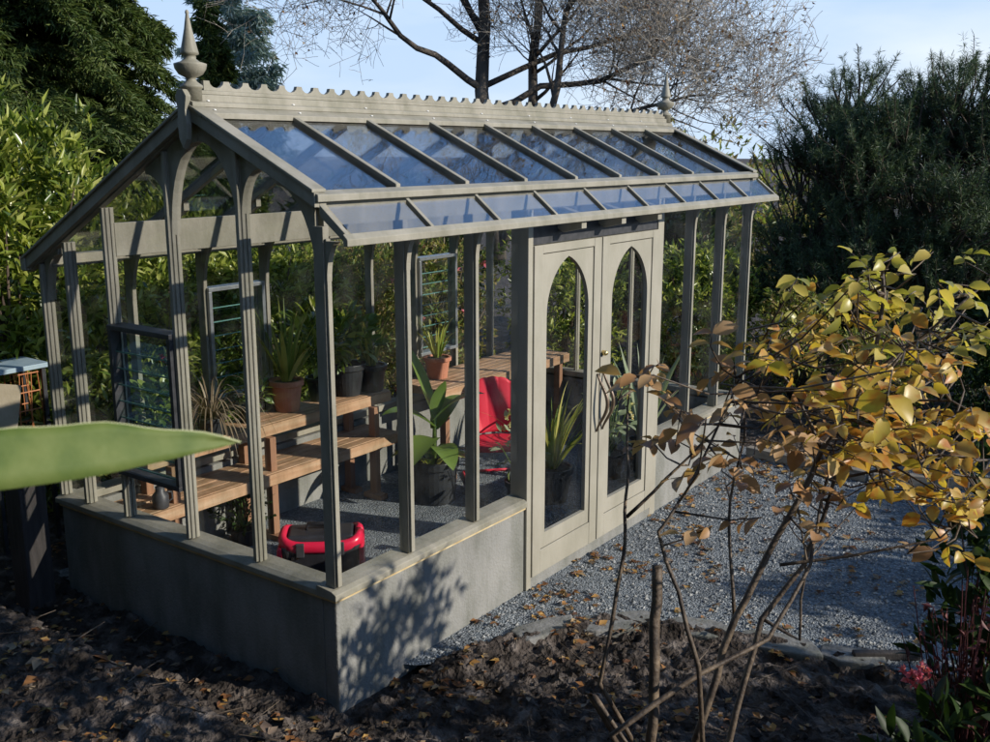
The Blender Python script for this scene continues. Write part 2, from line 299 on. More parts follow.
def leafcloud(name, P, D, N, Ln, Wd, mat, parent=None, kind='diamond', fold=.18, curl=.15):
    """all leaves of one plant as one part; every leaf is a folded blade"""
    n = len(P); Ln = np.broadcast_to(Ln, (n,))[:, None]; Wd = np.broadcast_to(Wd, (n,))[:, None]
    D = unit(D); S = unit(np.cross(D, N)); Z = np.cross(S, D)
    if kind == 'diamond':
        V = np.stack([P, P + D * Ln * .45 + S * Wd / 2 + Z * Wd * fold, P + D * Ln - Z * Ln * curl, P + D * Ln * .45 - S * Wd / 2 + Z * Wd * fold], 1)
        F = np.array([[0, 1, 2], [0, 2, 3]])
    else:
        ss = [0, .22, .5, .78, 1.0]; ww = [0, .72, 1, .68, 0]; c = []; l = []; r = []
        for t, w in zip(ss, ww):
            q = P + D * Ln * t - Z * Ln * curl * t * t
            c.append(q)
            if w: l.append(q + S * Wd * w / 2 + Z * Wd * fold * w); r.append(q - S * Wd * w / 2 + Z * Wd * fold * w)
        V = np.stack(c + l + r, 1)
        F = np.array([[0, 1, 5], [0, 8, 1], [1, 2, 6], [1, 6, 5], [1, 9, 2], [1, 8, 9], [2, 3, 7], [2, 7, 6], [2, 10, 3], [2, 9, 10], [3, 4, 7], [3, 10, 4]])
    k = V.shape[1]; V = V.reshape(-1, 3); T = (F[None] + (np.arange(n) * k)[:, None, None]).reshape(-1, 3)
    me = bpy.data.meshes.new(name); me.vertices.add(len(V)); me.vertices.foreach_set('co', V.astype(np.float32).ravel())
    me.loops.add(T.size); me.loops.foreach_set('vertex_index', T.astype(np.int32).ravel())
    me.polygons.add(len(T)); me.polygons.foreach_set('loop_start', np.arange(0, T.size, 3, dtype=np.int32))
    me.polygons.foreach_set('loop_total', np.full(len(T), 3, dtype=np.int32)); me.update(calc_edges=True); me.validate()
    me.materials.append(mat); o = bpy.data.objects.new(name, me); COL.objects.link(o)
    if parent: o.parent = parent; o.matrix_parent_inverse = PINV.get(parent.name, Matrix())
    return o

def rnd(n): return unit(RNG.normal(size=(n, 3)))

# ------------------------------------------------------------------ terrain
def sm(a, b, x):
    t = np.clip((x - a) / (b - a), 0, 1); return t * t * (3 - 2 * t)

def gz(x, y, fine=False):
    x = np.asarray(x, float); y = np.asarray(y, float)
    r = np.hypot(x - CAM.x, y - CAM.y)
    z = -.03 + 0 * x
    bank = .50 * sm(-.5, -1.0, x) * sm(4.5, 2.2, y)
    front = .16 * sm(2.2, -.3, x) * sm(-.55, -1.6, y)
    z = z + np.maximum(bank, front * sm(3.5, 1.5, x)) + 1.0 * sm(4.1, 1.3, r)
    gx = np.maximum(np.abs(x - 2.7) - 2.7, 0); gy = np.maximum(np.abs(y - 1.2) - 1.5, 0)
    far = np.hypot(gx, gy)
    z = z - 5.0 * sm(6, 34, far)
    return z

def nz(x, y, z=0): return noise.noise(Vector((x, y, z)))

def ground_sheet(name, x0, x1, y0, y1, st, amp):
    xs = np.arange(x0, x1 + st / 2, st); ys = np.arange(y0, y1 + st / 2, st)
    X, Y = np.meshgrid(xs, ys); Z = gz(X, Y)
    if amp:
        for i in range(len(ys)):
            for j in range(len(xs)):
                x = xs[j]; y = ys[i]
                a = 1.0 if not (-.02 < x < 5.6 and -.1 < y < 2.7) else .1
                e = max(0, min(1, min(x - x0, x1 - x, y - y0, y1 - y) / .3))
                n1 = nz(x * 3.1, y * 3.1) * .045 + abs(nz(x * 8, y * 8, 3)) * .05 + nz(x * 19, y * 19, 7) * .022 + nz(x * 40, y * 40, 9) * .01
                Z[i, j] += amp * a * n1 * e + (1 - e) * .0
    return xs, ys, X, Y, Z

def grid_mesh(name, X, Y, Z, mat):
    h, w = X.shape; me = bpy.data.meshes.new(name)
    V = np.stack([X, Y, Z], -1).reshape(-1, 3)
    i = np.arange(h * w).reshape(h, w); F = np.stack([i[:-1, :-1], i[:-1, 1:], i[1:, 1:], i[1:, :-1]], -1).reshape(-1, 4)
    me.vertices.add(len(V)); me.vertices.foreach_set('co', V.astype(np.float32).ravel()); me.loops.add(F.size); me.loops.foreach_set('vertex_index', F.astype(np.int32).ravel())
    me.polygons.add(len(F)); me.polygons.foreach_set('loop_start', np.arange(0, F.size, 4, dtype=np.int32)); me.polygons.foreach_set('loop_total', np.full(len(F), 4, dtype=np.int32))
    me.polygons.foreach_set('use_smooth', np.ones(len(F), dtype=bool)); me.update(calc_edges=True); me.materials.append(mat)
    o = bpy.data.objects.new(name, me); COL.objects.link(o); return o

# one sheet: fine near the camera, coarse far off
def axis(lo, a, b, hi, fine):
    core = list(np.arange(a, b, fine)); out = []; s = fine; x = b
    while x < hi: out.append(x); s *= 1.28; x += s
    out.append(hi); left = []; s = fine; x = a
    while True:
        s *= 1.28; x -= s
        if x < lo: left.append(lo); break
        left.append(x)
    return np.array(left[::-1] + core + out)
xs = axis(-700, -2.9, 2.6, 900, .028); ys = axis(-700, -3.2, 3.2, 900, .028)
X, Y = np.meshgrid(xs, ys); Z = gz(X, Y)
GEDGE = [(.55, -.05), (.7, -.2), (1.1, -.3), (1.35, -.42), (1.75, -.7), (1.95, -1.2), (2.05, -1.7), (2.15, -2.4), (2.3, -3.3), (3.0, -4.3), (6.5, -4.4), (7.2, -2.4), (6.4, -1.6), (5.9, -.9), (5.9, .4), (5.8, 2.9), (.05, 2.9), (.05, .06), (.5, .06)]
def inside_dist(X, Y):
    ins = np.zeros(X.shape, bool); dd = np.full(X.shape, 9.0)
    for (ax, ay), (bx_, by_) in zip(GEDGE, GEDGE[1:] + GEDGE[:1]):
        cond = ((ay > Y) != (by_ > Y)) & (X < (bx_ - ax) * (Y - ay) / (by_ - ay if by_ != ay else 1e-9) + ax); ins ^= cond
        L2 = (bx_ - ax) ** 2 + (by_ - ay) ** 2; t = np.clip(((X - ax) * (bx_ - ax) + (Y - ay) * (by_ - ay)) / L2, 0, 1); dd = np.minimum(dd, np.hypot(X - ax - t * (bx_ - ax), Y - ay - t * (by_ - ay)))
    return np.where(ins, dd, -dd)
GD = inside_dist(X, Y)
for i in range(len(ys)):
    for j in range(len(xs)):
        x = xs[j]; y = ys[i]
        if -3.4 < x < 3.2 and -3.6 < y < 3.8:
            a = .12 if (-.02 < x < 5.6 and -.1 < y < 2.7) else 1.0
            a = max(.1, min(a, 1 - GD[i, j] / .15))
            if -.12 < GD[i, j] < .05 and a > .5: Z[i, j] = min(max(Z[i, j] + .02, .007), .03)
            Z[i, j] += a * (nz(x * 3.1, y * 3.1) * .05 + abs(nz(x * 8, y * 8, 3)) * .06 + nz(x * 19, y * 19, 7) * .03 + nz(x * 40, y * 40, 9) * .013) - (.05 * (1 - a))
        elif GD[i, j] > -.3: Z[i, j] -= .03
ground = tag(grid_mesh('ground', X, Y, Z, M['ground']), kind='structure')

# gravel yard, one sheet with an uneven edge
edge = [(.55, -.05), (.7, -.2), (1.1, -.3), (1.35, -.42), (1.75, -.7), (1.95, -1.2), (2.05, -1.7), (2.15, -2.4), (2.3, -3.3), (3.0, -4.3), (6.5, -4.4), (7.2, -2.4), (6.4, -1.6), (5.9, -.9), (5.9, .4), (5.8, 2.9), (.05, 2.9), (.05, .06), (.5, .06)]
gm = MB(); 
pts = []
for k in range(len(edge)):
    a = Vector(edge[k]); b = Vector(edge[(k + 1) % len(edge)]); m = max(1, int((b - a).length / .12))
    for q in range(m):
        p = a.lerp(b, q / m); inside = -.05 < p.x < 5.95 and p.y > -.02
        j = 0 if inside else .05
        pts.append((p.x + nz(p.x * 5, p.y * 5) * j, p.y + nz(p.x * 5, p.y * 5, 4) * j, 0.0))
gm.add(pts, [tuple(range(len(pts)))])
tag(gm.build('gravel', M['gravel']), kind='structure')

# ------------------------------------------------------------------ greenhouse
LEN = 5.45; GW = 2.57
def RZ(y): return 2.692 + .80 * y if y < -.01 else (3.13 - .468 * (.92 - y) if y < .92 else 3.13 - .525 * (y - .92))
GH = thing('greenhouse', (0, 0, 0), 'beige timber framed greenhouse with gothic double doors, glass roof and low rendered base wall', 'greenhouse')
P_ = M['paint']
# base walls
for poly in [((0, 1.768), (0, .1)), ((3.642, LEN), (0, .1))]:
    (a, b), (c, d) = poly; MB().box(a, b, c, d, -.12, .585).build('base_wall', M['stucco'], GH, bevel=.01)
MB().box(.0, .1, .101, GW, -.12, .5846).build('base_wall', M['stucco'], GH, bevel=.004)
MB().box(.101, LEN - .101, GW - .1, GW - .001, -.12, .5843).build('base_wall', M['stucco'], GH)
MB().box(LEN - .1, LEN, .101, GW, -.12, .5846).build('base_wall', M['stucco'], GH)
# raw edge strip, pale for the light it catches, and sill
for q in ((-.012, 1.766, -.012, .09), (3.644, LEN + .012, -.012, .09), (-.012, .09, .091, GW + .01)): MB().box(*q, .586, .604).build('sill_strip', M['strip'], GH)
def sill(m, a, b):
    m.yz([(-.03, .606), (.115, .606), (.115, .668), (.0, .655), (-.03, .64)], a, b)
for q in ((-.03, 1.764), (3.646, LEN + .03)): m = MB(); sill(m, *q); m.build('sill', P_, GH, bevel=.004)
MB().xz([(-.03, .607), (.115, .607), (.115, .667), (0, .654), (-.03, .639)], .116, GW + .03).build('sill', P_, GH, bevel=.004)
MB().box(.116, LEN - .1, GW - .11, GW + .02, .606, .66).build('sill', P_, GH, bevel=.004)
MB().box(LEN - .11, LEN + .03, .116, GW - .112, .606, .66).build('sill', P_, GH, bevel=.004)
# front and back posts with curved eave brackets
FX = [.025, .62, 1.24, 1.795, 3.595, 4.23, 4.83, LEN - .025]
def front_post(x, w=.024, out=True):
    m = MB(); m.box(x - w, x + w, .004, .075, .66, 2.56); m.box(x - w + .006, x + w - .006, -.012, .003, .668, 2.5)
    o = m.build('post', P_, GH, bevel=.003)
    if out:
        c = [(-.0125 - .08 * (1 - math.cos(i * math.pi / 2 / 8)), 2.29 + .2 * math.sin(i * math.pi / 2 / 8)) for i in range(9)] + [(-.0125, 2.49)]
        MB().yz(c, x - w + .004, x + w - .004).build('bracket', P_, o, bevel=.002)
    return o
for x in FX: front_post(x, .021 if x not in (1.795, 3.595) else .028, x not in (1.795, 3.595))
BX = [.025 + i * (LEN - .05) / 9 for i in range(10)]
for x in BX[1:-1]:
    m = MB(); m.box(x - .017, x + .017, GW - .08, GW - .004, .66, 2.2)
    o = m.build('post', P_, GH, bevel=.003)
    c = [(GW - .081 - .2 * (1 - math.cos(i * math.pi / 2 / 8)), 1.9 + .4 * math.sin(i * math.pi / 2 / 8)) for i in range(9)] + [(GW - .081, 2.3)]
    MB().yz(c, x - .014, x + .014).build('bracket', P_, o)
for y0, y1, z0, z1 in [(.02, .07, 2.561, 2.676), (GW - .11, GW - .005, 2.2, 2.27)]:
    MB().box(.03, LEN - .03, y0, y1, z0, z1).build('wall_plate', P_, GH)
# inner header board and its posts
MB().box(.06, LEN - .06, 1.81, 1.845, 2.30, 2.5).build('header_board', P_, GH, bevel=.004)
for x in BX[1:-1:1]:
    MB().yz([(1.86, RZ(1.86) - .03), (1.86, RZ(1.86) - .09), (2.47, RZ(2.47) - .09), (2.47, RZ(2.47) - .03)], x - .02, x + .02).build('rafter_tail', P_, GH)
# gable posts (near and far end)
GY = [.031, .615, 1.21, 1.83, 2.26, 2.55]
def gable(x0, sgn, near):
    for i, y in enumerate(GY):
        if i == 0: continue
        w = .020; top = RZ(y) - .06
        m = MB(); xa, xb = sorted((x0 + sgn * .004, x0 + sgn * .068)); m.box(xa, xb, y - w + .008, y + w - .008, .66, top)
        if near:
            for d0, d1 in ((.008, .03), (.037, .058)): m.box(x0 + d0, x0 + d1, y - w, y + w, .662, top - .001)
        else: m.box(x0 - .05, x0 - .012, y - w, y + w, .662, top - .001)
        if near:
            xa, xb = sorted((x0 + sgn * .003, x0 - sgn * .012)); m.box(xa, xb, y - w + .007, y + w - .007, .668, top)
        m.build('post', P_, GH, bevel=.003)
    # arched spandrels
    xa, xb = sorted((x0 + sgn * .010, x0 + sgn * .07))
    def arc(y0, z0, y1, z1, n=10):      # quarter ellipse rising from (y0,z0), levelling towards (y1,z1)
        return [(y0 + (y1 - y0) * (1 - math.cos(t)), z0 + (z1 - z0) * math.sin(t)) for t in [i * math.pi / 2 / n for i in range(n + 1)]]
    def span(y0, z0, y1, z1):
        c = arc(y0, z0, y1, z1); d = .055
        MB().yz(c + [(y1, RZ(y1) - d), (y0, RZ(y0) - d)], xa, xb).build('arch_spandrel', P_, GH, bevel=.002)
    span(1.19, 2.46, .921, 2.97); span(.635, 2.46, .919, 2.97)
    span(.06, 2.24, .33, RZ(.33) - .10); span(.595, 2.60, .45, RZ(.45) - .08)
    span(1.23, 2.60, 1.40, RZ(1.40) - .085); span(2.52, 1.98, 2.36, RZ(2.36) - .09)
    # panes
    ed = [.03] + GY[1:]
    for a, b in zip(ed, ed[1:]):
        a += .016; b -= .016; poly = [(a, .664), (b, .664), (b, RZ(b) - .05)]
        if a < .92 < b: poly.append((.92, RZ(.92) - .05))
        poly.append((a, RZ(a) - .05)); xa2, xb2 = sorted((x0 + sgn * .045, x0 + sgn * .049))
        MB().yz(poly, xa2, xb2).build('window_pane', M['glass'], GH)
    # bargeboards
    for s in (0, 1):
        ya, yb = ((.92, -.004), (.92, 2.68))[s]
        xa, xb = sorted((x0 - sgn * .05, x0 - sgn * .016))
        m = MB(); m.yz([(ya, RZ(ya) - .045), (ya, RZ(ya) + .026), (yb, RZ(yb) + .026), (yb, RZ(yb) - .045)], xa, xb)
        xa, xb = sorted((x0 - sgn * .064, x0 + sgn * .03)); m.yz([(ya, RZ(ya) + .028), (ya, RZ(ya) + .044), (yb, RZ(yb) + .044), (yb, RZ(yb) + .028)], xa, xb)
        xa, xb = sorted((x0 - sgn * .0155, x0 + sgn * .03)); m.yz([(ya, RZ(ya) - .054), (ya, RZ(ya) - .0), (yb, RZ(yb) - .0), (yb, RZ(yb) - .054)], xa, xb)
        m.build('bargeboard', P_, GH, bevel=.003)
gable(0, 1, True); gable(LEN, -1, False)
for x0, sgn in ((0, 1), (LEN, -1)):
    xa, xb = sorted((x0 - sgn * .046, x0 - sgn * .014)); y_ = (-.03, -.195)
    MB().yz([(y_[0], RZ(y_[0]) - .055), (y_[0], RZ(y_[0]) + .002), (y_[1], RZ(y_[1]) + .004), (y_[1], RZ(y_[1]) - .045)], xa, xb).build('bargeboard', P_, GH, bevel=.003)
# apex plaque
MB().prism([(-.085, .92 + a, z) for a, z in [(-.03, 2.98), (0, 2.93), (.03, 2.98), (.038, 3.06), (.03, 3.13), (.045, 3.2), (.02, 3.235), (-.02, 3.235), (-.045, 3.2), (-.03, 3.13), (-.038, 3.06)]], (.034, 0, 0)).build('apex_plaque', P_, GH, bevel=.003)
# front panes
ex = FX
for a, b in zip(ex, ex[1:]):
    if a == 1.795: continue
    MB().box(a + .017, b - .017, .045, .049, .662, 2.57).build('window_pane', M['glass'], GH)
for a, b in zip(BX, BX[1:]): MB().box(a + .02, b - .02, GW - .06, GW - .056, .655, 2.205).build('window_pane', M['glass'], GH)
# roof: rafters, purlin, eave, panes
RX = [.0 + i * LEN / 9 for i in range(10)]
def slope(m, ya, yb, t0, t1, x0, x1): m.yz([(ya, RZ(ya) + t0), (ya, RZ(ya) + t1), (yb, RZ(yb) + t1), (yb, RZ(yb) + t0)], x0, x1)
for x in RX[1:-1]:
    m = MB(); slope(m, .035, .80, -.03, .034, x - .018, x + .018); slope(m, -.198, -.026, -.03, .006, x - .013, x + .013); m.build('rafter', P_, GH, bevel=.003)
    m = MB(); slope(m, 1.0, 2.64, -.04, .026, x - .017, x + .017); m.build('rafter', P_, GH, bevel=.003)
for a, b in zip(RX, RX[1:]):
    m = MB(); slope(m, .02, .82, .008, .014, a + .012, b - .012); m.build('roof_pane', M['roofglass'], GH)
    m = MB(); slope(m, -.2, -.027, -.012, -.007, a + .011, b - .011); m.build('roof_pane', M['roofglass'], GH)
    m = MB(); slope(m, .99, 2.645, .0, .006, a + .012, b - .012); m.build('roof_pane', M['roofglass'], GH)
m = MB(); m.yz([(-.024, 2.680), (.034, 2.68), (.034, RZ(.034) + .02), (-.024, 2.715)], -.045, LEN + .045); m.build('purlin', P_, GH, bevel=.004)
m = MB(); m.yz([(-.225, RZ(-.225) - .034), (-.195, RZ(-.225) - .034), (-.195, RZ(-.195) + .002), (-.225, RZ(-.225) + .0)], -.06, LEN + .06); m.build('eave_board', P_, GH, bevel=.004)
m = MB(); m.yz([(2.64, RZ(2.65) - .05), (2.685, RZ(2.65) - .05), (2.685, RZ(2.65) + .02), (2.64, RZ(2.63) + .02)], -.06, LEN + .06); m.build('eave_board', P_, GH)
# eave blocks over the door
for x in (2.15, 2.68, 3.22):
    MB().yz([(-.194, 2.43), (-.194, 2.52), (-.05, 2.56), (.0, 2.56), (.0, 2.43), (-.05, 2.40)], x - .03, x + .03).build('eave_block', P_, GH, bevel=.002)
# ridge boards, cresting and screws
m = MB(); slope(m, .80, .92, .012, .042, -.055, LEN + .055); slope(m, .862, .92, .044, .066, -.055, LEN + .055)
slope(m, .921, 1.05, .012, .042, -.055, LEN + .055); m.build('ridge_board', P_, GH, bevel=.003)
m = MB(); m.box(-.05, LEN + .05, .885, .955, 3.17, 3.212); m.box(-.03, LEN + .03, .900, .94, 3.213, 3.234); m.build('ridge_cap', P_, GH, bevel=.004)
nT = 40; x0 = .06; x1 = LEN - .06; st = (x1 - x0) / nT; pl = [(x0, 3.235)]
for i in range(nT):
    a = x0 + i * st; pl += [(a + .0 * st, 3.285), (a + .28 * st, 3.285)]
    for k in range(1, 6):
        t = math.pi * k / 6; pl.append((a + (.64 - .36 * math.cos(t)) * st, 3.285 - .036 * math.sin(t)))
pl += [(x1, 3.285), (x1, 3.235)]
MB().xz(pl, .908, .932).build('ridge_cresting', P_, GH)
for x in RX:
    for dy in (.83, .88):
        m = MB(); z = RZ(dy) + (.043 if dy < .86 else .067); m.lathe([(.009, 0), (.009, .004), (.005, .007)], (x + .06, dy, z - .001), 8); m.build('screw_cap', M['screw'], GH)
for x in (-.01, LEN + .01):
    pr = [(a, b * .80) for a, b in [(.052, 0), (.052, .075), (.06, .08), (.058, .095), (.03, .12), (.024, .135), (.03, .145), (.062, .165), (.08, .2), (.084, .225), (.084, .232), (.05, .245), (.032, .262), (.032, .285), (.048, .292), (.046, .305), (.034, .37), (.02, .45), (.008, .54), (.011, .548), (.008, .562), (.0015, .568)]]
    MB().lathe(pr, (x, .92, 3.18), 28).build('finial', P_, GH, smooth=True)
# far-end and inside structure: collar ties

# double doors with gothic panes
MB().box(1.766, 1.8205, -.02, .115, .0, 2.56).build('door_jamb', M['paint_door'], GH, bevel=.004)
MB().box(3.5475, 3.644, -.02, .115, .0, 2.56).build('door_jamb', M['paint_door'], GH, bevel=.004)
MB().box(1.821, 3.547, -.01, .11, 2.335, 2.56).build('shaded_door_head', M['darkmetal'], GH)  # dark colour stands in for the eave's shadow above the doors
MB().box(1.768, 3.642, -.016, .11, -.1, .075).build('threshold', M['stucco'], GH, bevel=.004)
def door(xa, xb, hinge):
    z0, z1 = .082, 2.33; ft = -.03; th = .05
    pxa, pxb = xa + .1, xb - .1
    m = MB(); m.box(xa, pxa, ft, ft + th, z0, z1); m.box(pxb, xb, ft, ft + th, z0, z1); m.box(pxa + .0005, pxb - .0005, ft + .001, ft + th, z0, .25); m.box(pxa + .0005, pxb - .0005, ft + .001, ft + th, 2.275, z1)
    D = m.build('door', M['paint_door'], GH, bevel=.003)
    ga, gb = pxa + .058, pxb - .058; c = (ga + gb) / 2; hw = (gb - ga) / 2; sp, ap = 1.86, 2.235; bt = .36
    a, b, t0, t1 = pxa + .006, pxb - .006, .256, 2.269; f = ft + .008
    m = MB(); m.box(a, ga, f, f + .03, t0, sp); m.box(gb, b, f, f + .03, t0, sp); m.box(ga, gb, f, f + .03, t0, bt)
    n = 12; L_ = []
    for i in range(n + 1):
        q = i / n; L_.append((ga + hw * (1 - math.cos(q * math.pi / 2)) if 0 else ga + hw * q ** 1.75 if 0 else ga + hw * q * q * .35 + hw * q * .65 * q, sp + (ap - sp) * (1 - (1 - q) ** 1.9) if 0 else sp + (ap - sp) * q ** .92))
    # pointed arch: circle arcs centred beyond the far springing
    L_ = []; Rr = (hw * hw + (ap - sp) ** 2) / (2 * hw); th1 = math.asin((ap - sp) / Rr)
    for i in range(n + 1):
        t = th1 * i / n; L_.append((ga + Rr - Rr * math.cos(t), sp + Rr * math.sin(t)))
    m.xz([(a, sp)] + L_ + [(c, t1), (a, t1)], f, f + .03)
    Q = [(2 * c - x, z) for x, z in L_]; m.xz([(b, sp)] + Q + [(c, t1), (b, t1)], f, f + .03)
    m.build('door_panel', M['paint_door'], D)
    MB().box(a - .004, b + .004, f + .031, f + .0335, t0 - .004, bt - .01).build('panel_backing', M['darkmetal'], D)
    out = [(ga - .01, bt - .01), (gb + .01, bt - .01)] + [(x + .01, z) for x, z in Q] + [(x - .01, z) for x, z in L_[::-1][1:]]
    MB().xz(out, f + .0315, f + .035).build('door_pane', M['glass'], D)
    # bow handle
    hx = xb - .035 if hinge < 0 else xa + .035; pth = []; rr = []
    for i in range(21):
        t = i / 20; z = .93 + .43 * t; bow = math.sin(math.pi * t); s = (t - .5) * 2
        pth.append((hx, ft - .008 - .085 * bow ** 1.5, z)); rr.append(.007 + .007 * bow)
    MB().tube(pth, rr, 8).build('handle', M['bronze'], D, smooth=True)
    if hinge > 0: 
        m = MB(); m.tube([(hx - .01, ft - .001, 1.5), (hx - .01, ft - .025, 1.5), (hx - .01, ft - .04, 1.5)], [.02, .02, .012], 12); m.build('lock_knob', M['brass'], D, smooth=True)
    return D
door(1.823, 2.672, -1); door(2.686, 3.545, 1)

# louvre windows
def louvre(c, wdt, z0, z1, axis_x, fmat, outw, name='louvre_window', dep=.05):
    """c: centre of the bay; slats lie across it"""
    F = MB(); fr = .03
    def bx(m, u0, u1, d0, d1, za, zb):
        if axis_x: m.box(c[0] + u0, c[0] + u1, c[1] + d0, c[1] + d1, za, zb)
        else: m.box(c[0] + d0, c[0] + d1, c[1] + u0, c[1] + u1, za, zb)
    h = wdt / 2
    bx(F, -h, -h + fr, -dep, dep, z0 + fr + .0005, z1 - fr - .0005); bx(F, h - fr, h, -dep, dep, z0 + fr + .0005, z1 - fr - .0005); bx(F, -h, h, -dep - .002, dep + .002, z0, z0 + fr); bx(F, -h, h, -dep - .002, dep + .002, z1 - fr, z1)
    W_ = F.build(name, fmat, GH, bevel=.003); n = int((z1 - z0 - .08) / .1); S = MB()
    for i in range(n):
        z = z0 + .06 + (z1 - z0 - .12) * (i + .5) / n; a = R(30) * outw
        pr_ = [(-.055 * math.sin(a) * 1.0 - 0.0, z - .055 * math.cos(a)), (.055 * math.sin(a), z + .055 * math.cos(a))]
        (d0, za), (d1, zb) = pr_
        q = [(d0, za), (d0 + .004, za), (d1 + .004, zb), (d1, zb)]
        if axis_x: S.prism([(c[0] - h + fr + .001, c[1] + d, zz) for d, zz in q], (wdt - 2 * fr - .002, 0, 0))
        else: S.prism([(c[0] + d, c[1] - h + fr + .001, zz) for d, zz in q], (0, wdt - 2 * fr - .002, 0))
    S.build('louvre_slats', M['louvre'], W_); EG = MB()
    for i in range(n):
        z = z0 + .06 + (z1 - z0 - .12) * (i + .5) / n; d0 = -.055 * math.sin(R(30) * outw); bx(EG, -h + fr + .002, h - fr - .002, d0 - .001, d0 + .006, z - .055 * math.cos(R(30)) - .009, z - .055 * math.cos(R(30)) - .001)
    EG.build('slat_edges', M['glassedge'], W_)
    m = MB()
    for sgn in (-1, 1): bx(m, sgn * (h - fr - .006) - .004, sgn * (h - fr - .006) + .004, .012, .024, z0 + fr + .001, z1 - fr - .001)
    m.build('louvre_clips', M['alu'], W_)
louvre((1.50, GW - .06, 0), .54, 1.06, 1.93, True, M['alu'], -1)
louvre((BX[6] + .295, GW - .06, 0), .56, 1.02, 1.95, True, M['alu'], -1)
louvre((.015, 1.52, 0), .60, .96, 1.90, False, M['darkmetal'], 1, dep=.055)

# ------------------------------------------------------------------ benches
def bench(name, x0, x1, shelves, legs, label):
    B = thing(name, (x0, shelves[0][1], 0), label, 'bench')
    for nm, ya, yb, z, xs0, xs1 in shelves:
        m = MB(); n = max(2, round((yb - ya) / .1)); w = (yb - ya) / n
        for i in range(n):
            j = random.uniform(-.012, .012)
            m.box(xs0 + j, xs1 + j, ya + i * w + .004, ya + (i + 1) * w - .004, z - .032 + random.uniform(-.002, .002), z + random.uniform(-.002, .002))
        m.box(xs0 + .02, xs1 - .02, ya - .024, ya + .0, z - .09, z - .004)
        for x in np.linspace(xs0 + .06, xs1 - .06, 4): m.box(x - .02, x + .02, ya + .002, yb - .01, z - .085, z - .036)
        m.build(nm, M['cedar'], B, bevel=.003)
    for x, y, z in legs:
        m = MB(); m.box(x - .03, x + .03, y - .035, y + .035, .045, z - .092); m.box(x - .045, x + .045, y - .10, y + .1, .0, .044); m.build('leg', M['cedar_leg'], B, bevel=.004)
    return B
bench('plant_bench', .2, 3.0, [('upper_shelf', 2.14, 2.46, .9, .35, 2.84), ('lower_shelf', 2.03, 2.44, .55, .22, 2.82)],
      [(.55, 2.1, .9), (1.43, 2.1, .9), (2.58, 2.1, .9), (.55, 2.4, .9), (1.43, 2.4, .9), (2.58, 2.4, .9)], 'two-tier cedar plant bench along the back wall, carrying the terracotta pot')
bench('plant_bench', 3.2, 5.4, [('upper_shelf', 1.9, 2.45, .85, 3.25, 5.37)], [(3.35, 1.95, .85), (5.25, 1.95, .85), (3.35, 2.4, .85), (5.25, 2.4, .85)], 'single-tier cedar bench behind the red metal chair')

# ------------------------------------------------------------------ pots and plants
def pot(parent, c, r, h, mat, rim=.012, rb=.75):
    x, y, z = c
    MB().lathe([(r * rb, 0), (r * (rb + (1 - rb) * .8), h * .8), (r * .97, h * .82), (r + rim, h * .83), (r + rim, h), (r - .012, h), (r - .02, h * .9)], (x, y, z), 28).build('pot', mat, parent, bevel=.003)
    MB().lathe([(r - .02, 0), (r - .022, .006), (.004, .02)], (x, y, z + h * .9), 20).build('soil', M['soil'], parent)
# sword-leaved plant in terracotta
def strap_plant(loc, r, h, mat, n, ln, wd, droop, lm, label, name='potted_plant', spread=.55, seed=1):
    random.seed(seed); T = thing(name, loc, label, 'potted plant'); pot(T, loc, r, h, mat)
    m = MB()
    for i in range(n):
        a = random.uniform(0, 2 * math.pi); s = random.uniform(.08, spread)
        m.blade((loc[0] + .25 * r * math.cos(a), loc[1] + .25 * r * math.sin(a), loc[2] + h * .9), (math.cos(a) * s, math.sin(a) * s, 1), ln * random.uniform(.6, 1.1), wd * random.uniform(.7, 1.1), droop * random.uniform(.4, 1.3), 9)
    m.build('foliage', lm, T, smooth=True); return T
strap_plant((1.83, 2.33, .9), .125, .25, M['terra'], 26, .66, .04, .55, M['strap'], 'sword-leaved green and yellow plant in a terracotta pot on the upper bench', spread=.6, seed=5)
strap_plant((.98, 2.2, .9), .10, .15, M['blackpot'], 120, .62, .013, 2.6, M['dry'], 'brown grassy plant drooping over the front edge of the two-tier bench', spread=1.3, seed=3)
def bushy(loc, r, h, mat, n, rad, hh, lm, L_, W_, label, seed=0, name='potted_plant', flowers=None):
    global RNG
    T = thing(name, loc, label, 'potted plant'); pot(T, loc, r, h, mat)
    c = np.array(loc) + np.array([0, 0, h + hh * .5]); q = rnd(n) * (RNG.random((n, 1)) ** .4) * np.array([rad, rad, hh * .55]); p = c + q
    d = unit(q + np.array([0, 0, .06]) + RNG.normal(size=(n, 3)) * .06); leafcloud('foliage', p, d, RNG.normal(size=(n, 3)) + np.array([0, 0, 2]), RNG.uniform(.6, 1.1, n) * L_, RNG.uniform(.7, 1.1, n) * W_, lm, T, 'full')
    m = MB()
    for i in range(9): m.tube([(loc[0], loc[1], loc[2] + h * .88), Vector(loc).lerp(Vector(p[i]), .5) + Vector((0, 0, h * .5)), p[i]], [.006, .005, .003], 5)
    m.build('stems', M['green'], T)
    if flowers:
        fm, k, s = flowers; q = rnd(k) * np.array([rad, rad, hh * .55]); q[:, 2] = np.abs(q[:, 2]); pp = np.repeat(c + q, 6, 0); dd = rnd(k * 6)
        leafcloud('flowers', pp, dd, rnd(k * 6), s, s * .7, fm, T)
    return T
bushy((2.5, 2.32, .9), .15, .27, M['blackpot'], 160, .25, .42, M['green'], .13, .07, 'bushy green plant in a black pot at the right end of the upper bench')
